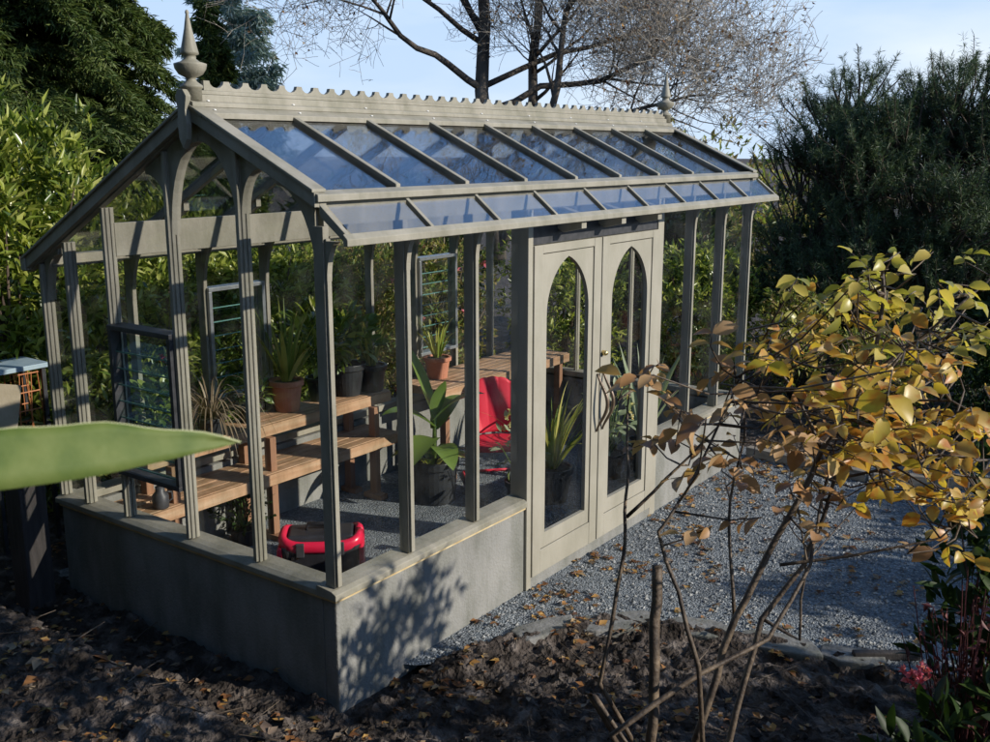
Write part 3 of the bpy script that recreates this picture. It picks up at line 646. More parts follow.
bushy((1.42, 2.3, .9), .09, .13, M['blackpot'], 80, .15, .22, M['green'], .08, .045, 'low dark leafy plant in a small black pot left of the terracotta pot')
strap_plant((2.72, 2.25, .9), .13, .23, M['blackpot'], 20, .5, .03, .6, M['strap'], 'thin upright plant in a black pot beside the bushy bench plant', seed=8)
bushy((1.22, 2.2, 0), .11, .13, M['blackpot'], 260, .24, .30, M['laurel_dark'], .05, .03, 'dark small-leaved plant on the gravel under the lower bench shelf')
# broad leaved plant in big black tub
T = thing('potted_plant', (2.84, 1.66, 0), 'tall broad-leaved plant in a large black nursery tub on the gravel', 'potted plant')
pot(T, (2.84, 1.66, 0), .2, .37, M['blackpot'], .014, .88)
m = MB(); c = Vector((2.84, 1.66, .34)); top = c + Vector((.02, .0, .42)); m.tube([c, c + Vector((.01, 0, .2)), top], [.022, .02, .014], 8); m.build('stem', M['banana'], T, smooth=True)
m = MB(); bl = lambda t: max(.12, math.sin(math.pi * (.1 + .9 * t)) ** .8) if t < 1 else .03
toc = (CAM - top); toc.z = 0; toc.normalize(); sd = Vector((-toc.y, toc.x, 0))   # across
for z, dx, fwd, up, ln, wd, dr in [(.40, .35, -.1, 1.0, .62, .17, .15), (.36, -.8, .2, .9, .46, .15, .6), (.30, .8, .25, .75, .45, .17, .8), (.2, .35, .8, .3, .48, .17, 1.2), (.12, -.3, .8, .4, .42, .15, 1.3), (.28, -.5, -.7, .9, .42, .14, .6), (.05, .9, .1, .5, .36, .12, 1.0), (.02, -.9, .3, .45, .34, .12, .9), (.38, -.2, .3, 1, .35, .1, .3)]:
    d = -sd * dx + toc * fwd + Vector((0, 0, up)); m.blade(c + Vector((.012, 0, z)), d, ln * 1.12, wd * 1.45, dr, 12, bl, .1)
m.build('leaves', M['banana'], T, smooth=True)
m = MB()
for k in range(14):
    a = k * 2.4; m.blade(c + Vector((.1 * math.cos(a), .1 * math.sin(a), 0)), (math.cos(a) * .8, math.sin(a) * .8, 1), .22, .06, 1.0, 7)
m.build('lower_leaves', M['strap'], T, smooth=True)
bushy((2.22, 2.36, .9), .11, .2, M['blackpot'], 150, .24, .62, M['laurel'], .15, .06, 'tall yellow-green leafy plant in the middle of the upper bench')
bushy((.6, 2.3, .9), .1, .16, M['blackpot'], 90, .17, .3, M['laurel'], .09, .05, 'small yellow-green plant at the left end of the upper bench')
strap_plant((3.62, 2.25, .85), .12, .2, M['terra'], 22, .45, .03, .8, M['strap'], 'arching strappy plant in a terracotta pot at the near end of the far bench', seed=12)
# plants behind the doors
strap_plant((3.42, .85, 0), .18, .30, M['blackpot'], 44, .82, .034, 1.0, M['strap'], 'strappy yellow-green plant in a black pot behind the left door', spread=.7, seed=21)
bushy((3.1, .95, 0), .12, .24, M['blackpot'], 70, .2, .6, M['palegreen'], .1, .04, 'cream-flowered plant in a dark pot behind the left door', flowers=(M['petal_y'], 16, .035))
bushy((4.25, .75, 0), .13, .24, M['blackpot'], 90, .2, .6, M['palegreen'], .14, .05, 'pale flowering plant in a dark pot behind the right door', flowers=(M['petal_y'], 12, .035))
strap_plant((4.62, .62, 0), .13, .3, M['blackpot'], 13, .95, .075, .5, M['palegreen'], 'pale broad-strapped plant standing just right of the doors', spread=.5, seed=31)

# ------------------------------------------------------------------ red shell-back chair
CH = thing('garden_chair', (3.52, 1.48, 0), 'red metal shell-back garden chair on the gravel inside the greenhouse', 'chair')
PINV[CH.name] = Matrix()
CH.rotation_euler = (0, 0, math.atan2(-.72, -.69) + math.pi / 2)      # local -y is the front
nu, nv = 57, 16; vs_ = []; fs_ = []
for j in range(nv + 1):
    v = j / nv
    for i in range(nu):
        u = i / (nu - 1) * 2 - 1; petal = abs(math.sin((u * .5 + .5) * math.pi * 5))
        wdt = .17 + .085 * math.sin(min(1, v * 1.15) * math.pi * .55)
        toph = .5 - .13 * abs(u) ** 2.6 - .014 * (1 - petal ** .4)
        z = .42 + v * toph; x = u * wdt; y = .2 + .06 * v + .02 * v * v - .06 * u * u * (1 - .3 * v) + .006 * (1 - petal ** .35) * min(1, v * 3)
        vs_.append((x, y, z))
    if j:
        for i in range(nu - 1): a = (j - 1) * nu + i; fs_.append((a, a + 1, a + nu + 1, a + nu))
o = MB().add(vs_, fs_).build('backrest', M['red'], CH, smooth=True); s_ = o.modifiers.new('thick', 'SOLIDIFY'); s_.thickness = .006
vs_ = []; fs_ = []; nr, na = 8, 40
for j in range(nr + 1):
    for i in range(na):
        a = 2 * math.pi * i / na; q = j / nr; sx = math.copysign(abs(math.cos(a)) ** .6, math.cos(a)); sy = math.copysign(abs(math.sin(a)) ** .6, math.sin(a))
        rim = max(0, (q - .86) / .14); vs_.append((sx * q * .24, -.02 + sy * q * .235, .405 - .022 * (1 - q * q) - .045 * rim ** 2))
    if j:
        for i in range(na): a = (j - 1) * na; fs_.append((a + i, a + (i + 1) % na, a + na + (i + 1) % na, a + na + i))
o = MB().add(vs_, fs_).build('seat', M['red'], CH, smooth=True); s_ = o.modifiers.new('thick', 'SOLIDIFY'); s_.thickness = .008
for s in (-1, 1):
    x = s * .27
    pa = [(x * .85, .26, .62), (x, .16, .635), (x, 0, .635), (x, -.16, .625), (x, -.23, .58), (x, -.235, .45), (x, -.22, .2), (x, -.2, .05), (x, -.17, .016), (x, -.05, .012), (x, .25, .012), (x, .33, .012)]
    MB().tube(pa, .0095, 10).build('side_frame', M['red'], CH, smooth=True)
m = MB(); m.tube([(-.27, .33, .013), (.27, .33, .013)], .0125, 10); m.tube([(-.265, -.2, .36), (.265, -.2, .36)], .011, 8); m.tube([(-.265, .17, .36), (.265, .17, .36)], .011, 8); m.build('cross_bars', M['red'], CH, smooth=True)

# ------------------------------------------------------------------ red and black carry case
CS = thing('carry_case', (1.13, 1.27, 0), 'red and black plastic carry case on the gravel at the front corner', 'case'); PINV[CS.name] = Matrix(); CS.rotation_euler = (0, 0, R(-48)); CS.scale = (1.12, 1.12, 1.5)
def rbox(x0, x1, y0, y1, z0, z1, taper=.0):
    m = MB(); m.add([(x0 + taper, y0 + taper, z0), (x1 - taper, y0 + taper, z0), (x1 - taper, y1 - taper, z0), (x0 + taper, y1 - taper, z0), (x0, y0, z1), (x1, y0, z1), (x1, y1, z1), (x0, y1, z1)], [(3, 2, 1, 0), (4, 5, 6, 7), (0, 1, 5, 4), (1, 2, 6, 5), (2, 3, 7, 6), (3, 0, 4, 7)]); return m
rbox(-.25, .25, -.16, .16, .0, .2, .045).build('body', M['blackplastic'], CS, bevel=.035)
rbox(-.195, .195, -.105, .105, .201, .236, -.014).build('lid', M['blackplastic'], CS, bevel=.012)
pth = []
for k in range(33):
    t = 2 * math.pi * k / 32; pth.append((.232 * math.copysign(abs(math.cos(t)) ** .45, math.cos(t)), .142 * math.copysign(abs(math.sin(t)) ** .45, math.sin(t)), .2 + .012 * math.cos(2 * t)))
MB().tube(pth, .029, 10).build('red_rim', M['redplastic'], CS, smooth=True)
for s in (-1, 1):
    MB().prism([(s * .262, a, b) for a, b in [(-.12, .03), (.12, .03), (.15, .12), (.15, .19), (-.15, .19), (-.15, .12)]], (-s * .03, 0, 0)).build('end_panel', M['redplastic'], CS, bevel=.012)
m = MB(); m.tube([(-.09, 0, .236), (-.085, 0, .262), (.085, 0, .262), (.09, 0, .236)], .011, 8); m.build('handle', M['blackplastic'], CS, smooth=True)
for s in (-1, 1): MB().box(s * .12 - .025, s * .12 + .025, -.172, -.15, .15, .215).build('latch', M['darkmetal'], CS, bevel=.004)
pp = MB().box(-.13, .13, -.17, .17, 0, .05); pp = pp.build('paper_pack', M['paper'], bevel=.006); pp.location = (.8, .86, .0); pp.rotation_euler = (0, 0, R(-25)); tag(pp, 'pale flat packet on the gravel in front of the red and black case', 'packet')
# small dark bottle
BT = thing('spray_bottle', (2.02, .62, 0), 'small dark spray bottle with a pale blue top inside the front glass', 'bottle')
MB().lathe([(.045, 0), (.05, .01), (.05, .17), (.03, .22), (.02, .24), (.02, .25)], (2.02, .62, 0), 20).build('body', M['blackplastic'], BT, smooth=True)
m = MB(); m.lathe([(.024, 0), (.026, .03), (.02, .06)], (2.02, .62, .25), 14); m.box(1.95, 2.05, .605, .635, .30, .335); m.build('trigger_head', M['blue'], BT, bevel=.004)
# jug on the lower shelf
JG = thing('small_jug', (.42, 2.02, .55), 'small dark grey jug at the left end of the lower bench shelf', 'jug')
MB().lathe([(.05, 0), (.055, .01), (.055, .09), (.03, .12), (.032, .15)], (.42, 2.07, .55), 18).build('body', M['darkmetal'], JG, smooth=True)
MB().tube([(.47, 2.07, .65), (.51, 2.07, .64), (.515, 2.07, .59), (.473, 2.07, .575)], .007, 6).build('handle', M['darkmetal'], JG, smooth=True)
# ------------------------------------------------------------------ outside, left
c = at(18, 363, 7.6); ST = thing('garden_table', (c.x, c.y, -.2), 'small blue-grey topped table with an orange wire basket beneath, behind the gable', 'table')
c = at(18, 363, 7.6)
MB().box(c.x - .34, c.x + .16, c.y - .16, c.y + .22, c.z - .035, c.z).build('table_top', M['blue'], ST, bevel=.004)
for dx, dy in ((-.3, -.12), (.12, -.12), (-.3, .18), (.12, .18)): MB().box(c.x + dx - .015, c.x + dx + .015, c.y + dy - .015, c.y + dy + .015, -.2, c.z - .036).build('leg', M['darkmetal'], ST)
m = MB(); b0 = Vector((c.x + .0, c.y - .1, c.z - .05)); nx = 5
for k in range(4): z = b0.z - .02 - k * .14; m.tube([(b0.x - .1, b0.y, z), (b0.x + .13, b0.y, z)], .006, 5); m.tube([(b0.x - .1, b0.y + .22, z), (b0.x + .13, b0.y + .22, z)], .006, 5)
for k in range(6):
    x = b0.x - .1 + k * .046; m.tube([(x, b0.y, b0.z), (x + .03 * (-1) ** k, b0.y, b0.z - .46)], .0045, 5); m.tube([(x, b0.y + .22, b0.z), (x, b0.y + .22, b0.z - .46)], .0045, 5)
wb = m.build('wire_basket', M['rust'], ST)
c = at(-4, 400, 7.4); bd = MB().box(-.16, .16, -.015, .015, -.4, .12); bd = bd.build('plank', M['board'], bevel=.004); bd.location = c; bd.rotation_euler = (R(-14), R(10), R(-30)); tag(bd, 'pale plank leaning beside the orange wire basket at the far left', 'plank')
c = at(28, 520, 6.6); DP = thing('timber_post', (c.x, c.y, -.1), 'dark square timber post left of the gable base wall', 'post')
MB().box(c.x - .09, c.x + .09, c.y - .09, c.y + .09, -.15, 1.0).build('shaft', M['darkpost'], DP, bevel=.006); MB().box(c.x - .105, c.x + .105, c.y - .105, c.y + .105, 1.001, 1.035).build('cap', M['darkpost'], DP, bevel=.004)

# ------------------------------------------------------------------ shrubs and trees
def trunkset(name, parent, base, tips, r0, mat, n=7):
    m = MB(); b = Vector(base)
    for t in tips:
        t = Vector(t); mid = b.lerp(t, .5) + Vector((random.uniform(-.1, .1), random.uniform(-.1, .1), .12)) * (t - b).length * .4
        m.tube([b, b.lerp(mid, .6), mid, t], [r0, r0 * .8, r0 * .6, r0 * .2], n)
    return m.build(name, mat, parent, smooth=True)

def shrub(name, base, lobes, ntip, L_, W_, lm, label, group, cat='shrub', per=7, spread=.9, kind='diamond', nstem=6, r0=.03, flowers=None, up=.35, inner=.45, bark='bark'):
    """lobes: (centre, radii) of the crown; leaves stand in whorls at twig tips"""
    T = thing(name, base, label, cat, group); tot = sum(r[0] * r[1] * r[2] for _, r in lobes); PP = []; OO = []
    for c, r in lobes:
        n = int(ntip * r[0] * r[1] * r[2] / tot); u = rnd(n); rad = (inner + (1 - inner) * RNG.random((n, 1)) ** .6)
        lump = np.array([.82 + .3 * nz(a[0] * 2.3 + c[0], a[1] * 2.3 + c[1], a[2] * 2.3) for a in u])[:, None]
        PP.append(np.array(c) + u * rad * lump * np.array(r)); OO.append(u)
    P = np.concatenate(PP); O = np.concatenate(OO); n = len(P)
    P = np.repeat(P, per, 0) + RNG.normal(size=(n * per, 3)) * L_ * .22; O = np.repeat(O, per, 0)
    D = unit(O * .6 + np.array([0, 0, up]) + RNG.normal(size=P.shape) * spread * .6)
    N = unit(np.array([0, 0, 1.0]) + O * .5 + RNG.normal(size=P.shape) * .55)
    leafcloud('foliage', P, D, N, RNG.uniform(.55, 1.1, len(P)) * L_, RNG.uniform(.6, 1.1, len(P)) * W_, lm, T, kind)
    idx = RNG.choice(len(P), nstem * 3, replace=False); trunkset('stems', T, base, P[idx], r0, M[bark], 6)
    if flowers:
        fm, k, s = flowers; idx = RNG.choice(len(P), k, replace=False); pp = np.repeat(P[idx] + O[idx] * .06, 7, 0); leafcloud('flowers', pp, rnd(k * 7), rnd(k * 7), s, s * .8, fm, T)
    return T
def g1(x, y): return float(gz(x, y)) - .05
HG = 'laurel shrubs behind the greenhouse'
def hedge(x, y, h, rx, ry, mat, label, ntip, L_=.12, W_=.045, flowers=None, group=HG):
    b = (x, y, g1(x, y)); z = b[2]
    lob = [((x, y, z + h * .5), (rx, ry, h * .52)), ((x - rx * .4, y, z + h * .72), (rx * .65, ry * .8, h * .3)), ((x + rx * .45, y - .1, z + h * .62), (rx * .6, ry * .8, h * .34)), ((x, y - .2, z + h * .22), (rx, ry, h * .26))]
    return shrub('laurel_shrub', b, lob, ntip, L_, W_, mat, label, group, flowers=flowers, up=.45)
hedge(-.55, 4.6, 2.9, 1.0, .8, M['laurel'], 'sunlit laurel at the far left, beyond the garden table', 1000, .15, .05)
hedge(.75, 4.45, 3.75, 1.0, .85, M['laurel'], 'tallest sunlit laurel, left of the near finial', 1500, .16, .05)
hedge(2.0, 4.5, 2.95, .95, .75, M['laurel'], 'laurel with red blossom behind the terracotta pot', 1200, .13, .05, (M['petal_r'], 5, .06))
hedge(3.3, 4.2, 2.35, .9, .7, M['laurel'], 'leafy laurel behind the black bench pots', 1200, .12, .05)
hedge(4.5, 4.2, 2.3, .85, .7, M['mixedleaf'], 'loose shrub with a few pink blooms behind the far bench', 900, .10, .035, (M['petal_p'], 8, .055))
hedge(5.8, 4.1, 2.25, .9, .8, M['mixedleaf'], 'yellow-green shrub with pink blooms seen through the left door', 900, .10, .04, (M['petal_p'], 7, .06))
hedge(5.15, 4.9, 2.3, .9, .7, M['laurel'], 'laurel in the gap behind the far bench, between two pink-flowered shrubs', 900, .11, .045)
hedge(7.3, 3.2, 2.3, 1.0, .9, M['laurel'], 'yellow-green shrub past the far end of the greenhouse', 1000, .11, .045)
hedge(8.6, 1.9, 2.0, 1.0, .9, M['laurel'], 'bright leafy shrub just right of the last greenhouse post', 1000, .11, .045)
for x, y, h, rx, mt, lb in [(7.3, -.75, 1.25, .75, 'mixedleaf', 'low autumn shrub beyond the timber edging, nearest the greenhouse end'), (7.9, -1.75, 1.2, .8, 'laurel_dark', 'low dark shrub beyond the timber edging, behind the rose leaves'), (8.3, .5, 1.5, .8, 'mixedleaf', 'loose autumn shrub between the greenhouse end and the pine'), (7.0, -2.7, 1.1, .8, 'laurel_dark', 'low dark shrub at the right end of the timber edging')]:
    b = (x, y, g1(x, y)); shrub('border_shrub', b, [((x, y, b[2] + h * .5), (rx, rx * .8, h * .52)), ((x - .2, y, b[2] + h * .7), (rx * .6, rx * .6, h * .36))], 420, .09, .035, M[mt], lb, 'low shrubs beyond the gravel', r0=.018)
# dark evergreens farther back
DG = 'dark evergreens behind the laurels'
def bigdark(x, y, h, rx, label, mat='laurel_dark', n=900, L_=.2, W_=.09):
    b = (x, y, g1(x, y)); z = b[2]
    lob = [((x, y, z + h * .45), (rx, rx * .8, h * .45)), ((x - rx * .4, y, z + h * .7), (rx * .6, rx * .6, h * .3)), ((x + rx * .4, y, z + h * .68), (rx * .6, rx * .6, h * .28))]
    return shrub('evergreen_shrub', b, lob, n, L_, W_, M[mat], label, DG, r0=.06)
bigdark(-.9, 6.2, 3.0, 1.5, 'dark evergreen at the left edge of the picture, under the fir')
bigdark(1.6, 7.0, 3.0, 1.6, 'dark evergreen filling in behind the tallest laurel')
bigdark(4.6, 7.5, 2.8, 1.7, 'dark evergreen behind the louvre windows')
bigdark(7.8, 6.6, 2.7, 1.8, 'dark evergreen behind the double doors')
bigdark(11.0, 4.0, 2.6, 1.9, 'dark evergreen left of the pine trunk')
bigdark(11.5, .8, 2.1, 1.9, 'dark evergreen low under the pine')
bigdark(9.8, -1.9, 1.7, 1.3, 'low dark evergreen at the right edge, beyond the gravel')

# conifer with hanging sprays
def conifer(name, base, h, rad, nb, mat, label, L_, W_, sp=70, droop=.5, zmin=.1, r0=.2, cat='tree', group=None, tw='bark'):
    T = thing(name, base, label, cat, group); b = Vector(base); m = MB(); m.tube([b, b + Vector((.03, 0, h * .5)), b + Vector((0, 0, h))], [r0, r0 * .6, .015], 10); m.build('trunk', M[tw], T, smooth=True)
    mb = MB(); PP = []; DD = []
    for i in range(nb):
        t = zmin + (1 - zmin) * (i + random.random()) / nb; z = h * t; L = rad * (1 - t) ** .75 * random.uniform(.7, 1.15) + .12; a = random.uniform(0, 2 * math.pi)
        o = Vector((math.cos(a), math.sin(a), 0)); p0 = b + Vector((0, 0, z)); path = [p0 + o * L * q + Vector((0, 0, L * (.22 * q - droop * q * q))) for q in (0, .25, .5, .75, 1)]
        mb.tube(path, [.02 * (1 - t) + .008, .015, .012, .008, .003], 4)
        k = max(6, int(sp * L / rad)); q = RNG.random(k) ** .7; side = Vector((-o.y, o.x, 0)); s = RNG.uniform(-1, 1, k) * .28 * L * (1.1 - q)
        p = np.array([p0 + o * L * a_ + side * b_ + Vector((0, 0, L * (.22 * a_ - droop * a_ * a_))) for a_, b_ in zip(q, s)]); PP.append(p)
        DD.append(np.array(o)[None] * .6 + np.array(side)[None] * (np.sign(s)[:, None] * .5) + np.array([0, 0, -.45]) + RNG.normal(size=(k, 3)) * .3)
    mb.build('branches', M[tw], T); P = np.repeat(np.concatenate(PP), 3, 0); D = np.repeat(np.concatenate(DD), 3, 0) + RNG.normal(size=P.shape) * .35
    leafcloud('foliage', P + RNG.normal(size=P.shape) * L_ * .2, D, RNG.normal(size=P.shape) + np.array([0, 0, 1.2]), RNG.uniform(.6, 1.2, len(P)) * L_, RNG.uniform(.6, 1.1, len(P)) * W_, mat, T); return T
def base_at(u, d, dz=0):
    p = at(u, 150, d); return (p.x, p.y, g1(p.x, p.y) + dz)
conifer('fir_tree', base_at(20, 13.5), 10.5, 2.7, 330, M['fir'], 'huge dark fir with hanging sprays at the upper left', .13, .026, 620, .55)
conifer('fir_tree', base_at(98, 15), 10.5, 1.75, 300, M['fir'], 'dark fir left of the near finial, behind the laurels', .13, .026, 560, .55)
conifer('blue_conifer', base_at(236, 24), 11.0, 1.7, 130, M['bluefir'], 'thin airy blue-green conifer just right of the near finial', .24, .05, 110, .1, .3, .09, tw='twig')
conifer('fir_tree', base_at(216, 22), 6.9, 1.0, 130, M['fir'], 'short olive fir at the foot of the blue conifer', .2, .045, 180, .5)

# pine
def pine(base, lobes, nshoot, label):
    T = thing('pine_tree', base, label, 'tree'); b = Vector(base); tot = sum(r[0] * r[1] * r[2] for _, r in lobes); PP = []; OO = []
    for c, r in lobes:
        nn = nshoot * r[0] * r[1] * r[2] / tot; nc = max(4, int(nn / 17)); u0 = rnd(nc); u0[:, 2] = np.where(u0[:, 2] < -.55, -u0[:, 2], u0[:, 2]); cc = np.array(c) + u0 * (.55 + .45 * RNG.random((nc, 1))) * np.array(r)
        u = rnd(nc * 17); cr_ = np.repeat(RNG.uniform(.26, .5, nc), 17)[:, None]
        PP.append(np.repeat(cc, 17, 0) + u * cr_ * np.array([1, 1, .6]) * RNG.random((nc * 17, 1)) ** .5); OO.append(unit(np.repeat(u0, 17, 0) * .8 + u * .6))
    P = np.concatenate(PP); O = np.concatenate(OO); n = len(P)
    ax = unit(O * np.array([.55, .55, .25]) + np.array([0, 0, .75]) + RNG.normal(size=P.shape) * .22); SL = RNG.uniform(.14, .34, n) * (1 + .9 * (RNG.random(n) < .12))
    k = 70; t = RNG.random((n, k, 1)); PT = P[:, None] + ax[:, None] * SL[:, None, None] * t; dr = unit(RNG.normal(size=(n, k, 3)) * .75 + ax[:, None] * .75)
    leafcloud('needles', PT.reshape(-1, 3), dr.reshape(-1, 3), RNG.normal(size=(n * k, 3)), RNG.uniform(.06, .11, n * k), .0075, M['needle'], T, fold=.0, curl=.05)
    m = MB()
    for i in range(n):
        if i % 2 == 0: m.tube([P[i] - ax[i] * .25 - O[i] * .2, P[i], P[i] + ax[i] * SL[i]], [.014, .01, .004], 4)
    m.build('shoots', M['bark'], T)
    m = MB(); top = b + Vector((0, 0, 2.6)); m.tube([b, b + Vector((.1, .05, 1.2)), top], [.2, .16, .09], 10)
    for c, r in lobes:
        c = Vector(c); s = b + Vector((.06, .03, random.uniform(.8, 2.0))); m.tube([s, s.lerp(c, .5) + Vector((0, 0, -.15)), c, c + Vector((0, 0, r[2] * .6))], [.09, .06, .04, .012], 7)
    m.build('trunk', M['bark'], T, smooth=True); return T
def lob(u, v, d, r): c = at(u, v, d); return ((c.x, c.y, c.z), r)
pb = base_at(925, 13.5)
pine(pb, [lob(925, 215, 13.5, (1.75, 1.75, 1.55)), lob(845, 185, 13.2, (.95, .95, .8)), lob(955, 130, 13.5, (1.15, 1.15, .85)), lob(810, 250, 13.6, (.75, .8, .7)), lob(870, 135, 13.8, (.8, .8, .6)), lob(1010, 190, 13, (1.2, 1.2, 1.4)), lob(880, 290, 13.2, (1.2, 1.2, 1.0)), lob(950, 320, 12.6, (1.2, 1.2, .9)), lob(785, 295, 13.6, (.65, .7, .5)), lob(800, 200, 13.7, (.6, .6, .6)), lob(845, 120, 13.7, (.7, .7, .55)), lob(815, 155, 13.6, (.6, .6, .5))], 3900, 'bushy dark green pine with upright shoots at the right')

# bare maple
def maple(label):
    D0 = 19; base = Vector(base_at(500, D0)); T = thing('maple_tree', base, label, 'tree'); m = MB(); tw = MB(); LP = []; LD = []
    def grow(path, rads, lvl):
        (m if lvl < 3 else tw).tube(path, rads, 8 if lvl == 0 else (6 if lvl == 1 else (4 if lvl < 4 else 3)))
        if lvl >= 5:
            for p in path[1:]:
                if random.random() < .05: LP.append(p); LD.append(Vector((random.uniform(-1, 1), random.uniform(-1, 1), random.uniform(-1, .2))))
            return
        ln = sum((path[i + 1] - path[i]).length for i in range(len(path) - 1)); n = {0: 9, 1: 6, 2: 5, 3: 4, 4: 2}[lvl]
        for k in range(n):
            f = random.uniform(.2 if lvl else .3, 1.0); i = min(len(path) - 2, int(f * (len(path) - 1))); q = f * (len(path) - 1) - i
            p = path[i].lerp(path[i + 1], q); d = (path[i + 1] - path[i]).normalized(); r = (rads[i] * (1 - q) + rads[i + 1] * q)
            o = d.orthogonal().normalized(); o.rotate(Matrix.Rotation(random.uniform(0, 6.28), 3, d)); nd = (d * .55 + o * .85 + Vector((0, 0, .25))).normalized()
            L = {0: 2.0, 1: 1.25, 2: .8, 3: .55, 4: .36}[lvl] * random.uniform(.6, 1.25); k2 = 5; pp = [p]; dd = nd
            for s in range(k2):
                dd = (dd + Vector((random.uniform(-1, 1), random.uniform(-1, 1), random.uniform(-.8, .9))) * .2 + Vector((0, 0, .05 if lvl < 3 else -.02))).normalized(); pp.append(pp[-1] + dd * L / k2)
            rr0 = max(.0048, min(r * .55, {0: .042, 1: .02, 2: .0105, 3: .007, 4: .0055}[lvl])); grow(pp, [max(.004, rr0 * (1 - s / (k2 + 1))) for s in range(k2 + 1)], lvl + 1)
    def limb(pts, r0, r1, dep=0):
        pp = [at(u, v, D0 + dd) for u, v, dd in pts]; out = []
        for i in range(len(pp) - 1):
            for q in (0, .5): out.append(pp[i].lerp(pp[i + 1], q) + Vector((random.uniform(-1, 1), random.uniform(-1, 1), random.uniform(-1, 1))) * .05)
        out.append(pp[-1]); k = len(out); grow(out, [r0 + (r1 - r0) * i / (k - 1) for i in range(k)], 0)
    b0 = [(496, 260, 0)]
    limb(b0 + [(488, 160, 0), (484, 90, 0), (483, 20, 0), (478, -70, .2), (470, -190, .4), (476, -300, .2)], .17, .05)
    limb(b0 + [(525, 150, .6), (533, 100, .8), (538, 20, .9), (545, -80, 1), (556, -190, .8), (560, -290, 1)], .125, .04)
    limb(b0 + [(540, 150, -.4), (556, 90, -.6), (566, 20, -.7), (590, -70, -.9), (610, -170, -.6)], .085, .03)
    limb([(486, 90, 0), (450, 66, -.4), (415, 48, -.8), (390, 20, -1.2), (372, -5, -1.5), (358, -50, -1.8)], .075, .02)
    limb([(486, 112, 0), (540, 88, .4), (600, 82, .2), (650, 60, -.2), (685, 15, -.5), (705, -50, -.8)], .07, .02)
    limb([(484, 88, 0), (560, 55, .8), (620, 40, 1.2), (665, 12, 1.6), (695, -20, 2)], .06, .02)
    limb([(527, 146, .6), (620, 115, -.5), (670, 100, -.9), (705, 95, -1.2)], .05, .015)
    limb([(483, 45, 0), (440, 8, -.3), (395, -25, -.6), (350, -45, -.9)], .06, .018)
    limb([(482, 30, 0), (445, -30, .4), (415, -90, .8), (390, -150, 1)], .06, .02)
    m.build('trunk', M['maplebark'], T, smooth=True); tw.build('twigs', M['twig'], T)
    P = np.array(LP); leafcloud('last_leaves', P, np.array(LD), RNG.normal(size=P.shape), RNG.uniform(.05, .1, len(P)), .05, M['deadleaf'], T)
maple('large bare maple with several trunks behind the ridge')

# trees and shrubs on the sunny side of the yard (they shade the gravel)
SG = 'tall shrubs along the sunny side of the yard'
for i, (x, y, h, rx, lb) in enumerate([(.9, -6.9, 2.75, 1.2, 'shrub casting shade on the near soil'), (2.9, -6.6, 2.55, 1.2, 'shrub opposite the near end of the greenhouse'), (4.9, -6.4, 2.6, 1.25, 'shrub opposite the double doors'), (6.9, -6.5, 2.65, 1.3, 'shrub opposite the far end of the greenhouse'), (9.0, -6.5, 2.9, 1.4, 'shrub at the far corner of the yard')]):
    b = (x, y, g1(x, y)); z0 = b[2]; 
    shrub('yard_shrub', b, [((x, y, z0 + h * .5), (rx, 1.0, h * .5)), ((x - .4, y, z0 + h * .66), (rx * .7, .8, h * .32)), ((x + .4, y, z0 + h * .3), (rx * .8, .9, h * .3))], 950, .16, .075, M['laurel'], lb, SG)

for x, y, h, rd, lb in [(-6.2, 2.2, 12, 2.6, 'unseen big fir added to keep sky light off the gable, nearest it'), (-8.5, -2.0, 9, 2.6, 'unseen big fir added behind the viewpoint to dim the gable'), (-7.6, -5.2, 12, 3.0, 'unseen tall fir added beside the other one behind the viewpoint to block sky light'), (-5.6, 1.0, 7, 2.0, 'unseen young fir added between the two nearest the gable to block sky light'), (-6.0, 6.8, 9, 2.5, 'unseen big fir added left of the garden table to block sky light'), (-4.9, 4.9, 8, 2.2, 'unseen broad fir added closest to the gable end to block sky light'), (-6.3, -.3, 11, 2.4, 'unseen fir added on the shady side, nearer the viewpoint, to block sky light')]:
    conifer('fir_tree', (x, y, g1(x, y)), h, rd, 240, M['fir'], lb, .55, .24, 90, .5, .02)  # firs out of view, added to hold sky light back from the gable

for u, d, h, w, lb in [(690, 42, 9.5, 4, 'distant grey-brown trees beyond the far finial'), (770, 38, 8.2, 4.2, 'distant grey-brown trees between the greenhouse and the pine'), (615, 46, 9.5, 4.5, 'distant grey-brown trees behind the maple trunks')]:
    b = base_at(u, d); zc = b[2] + h * .5
    shrub('distant_trees', b, [((b[0], b[1], zc), (w, w, h * .55)), ((b[0] + 1.5, b[1] - 1.5, zc - 1), (w, w, h * .4))], 900, .45, .16, M['mixedleaf'], lb, 'distant trees', 'trees', per=5, r0=.15)

b = (1.95, -4.25, g1(1.95, -4.25))  # out-of-view shrub, added with lobes shaped to shadow the front wall
shrub('yard_shrub', b, [((1.9, -4.2, 2.12), (.42, .3, .26)), ((2.15, -4.3, 2.3), (.28, .25, .34)), ((1.72, -4.2, 2.36), (.22, .2, .28)), ((1.66, -4.25, 1.95), (.3, .3, .2))], 120, .13, .055, M['laurel'], 'slim unseen shrub added on the sunny side to cast the leaf shadow on the front wall corner', None, per=5, r0=.012, nstem=4)

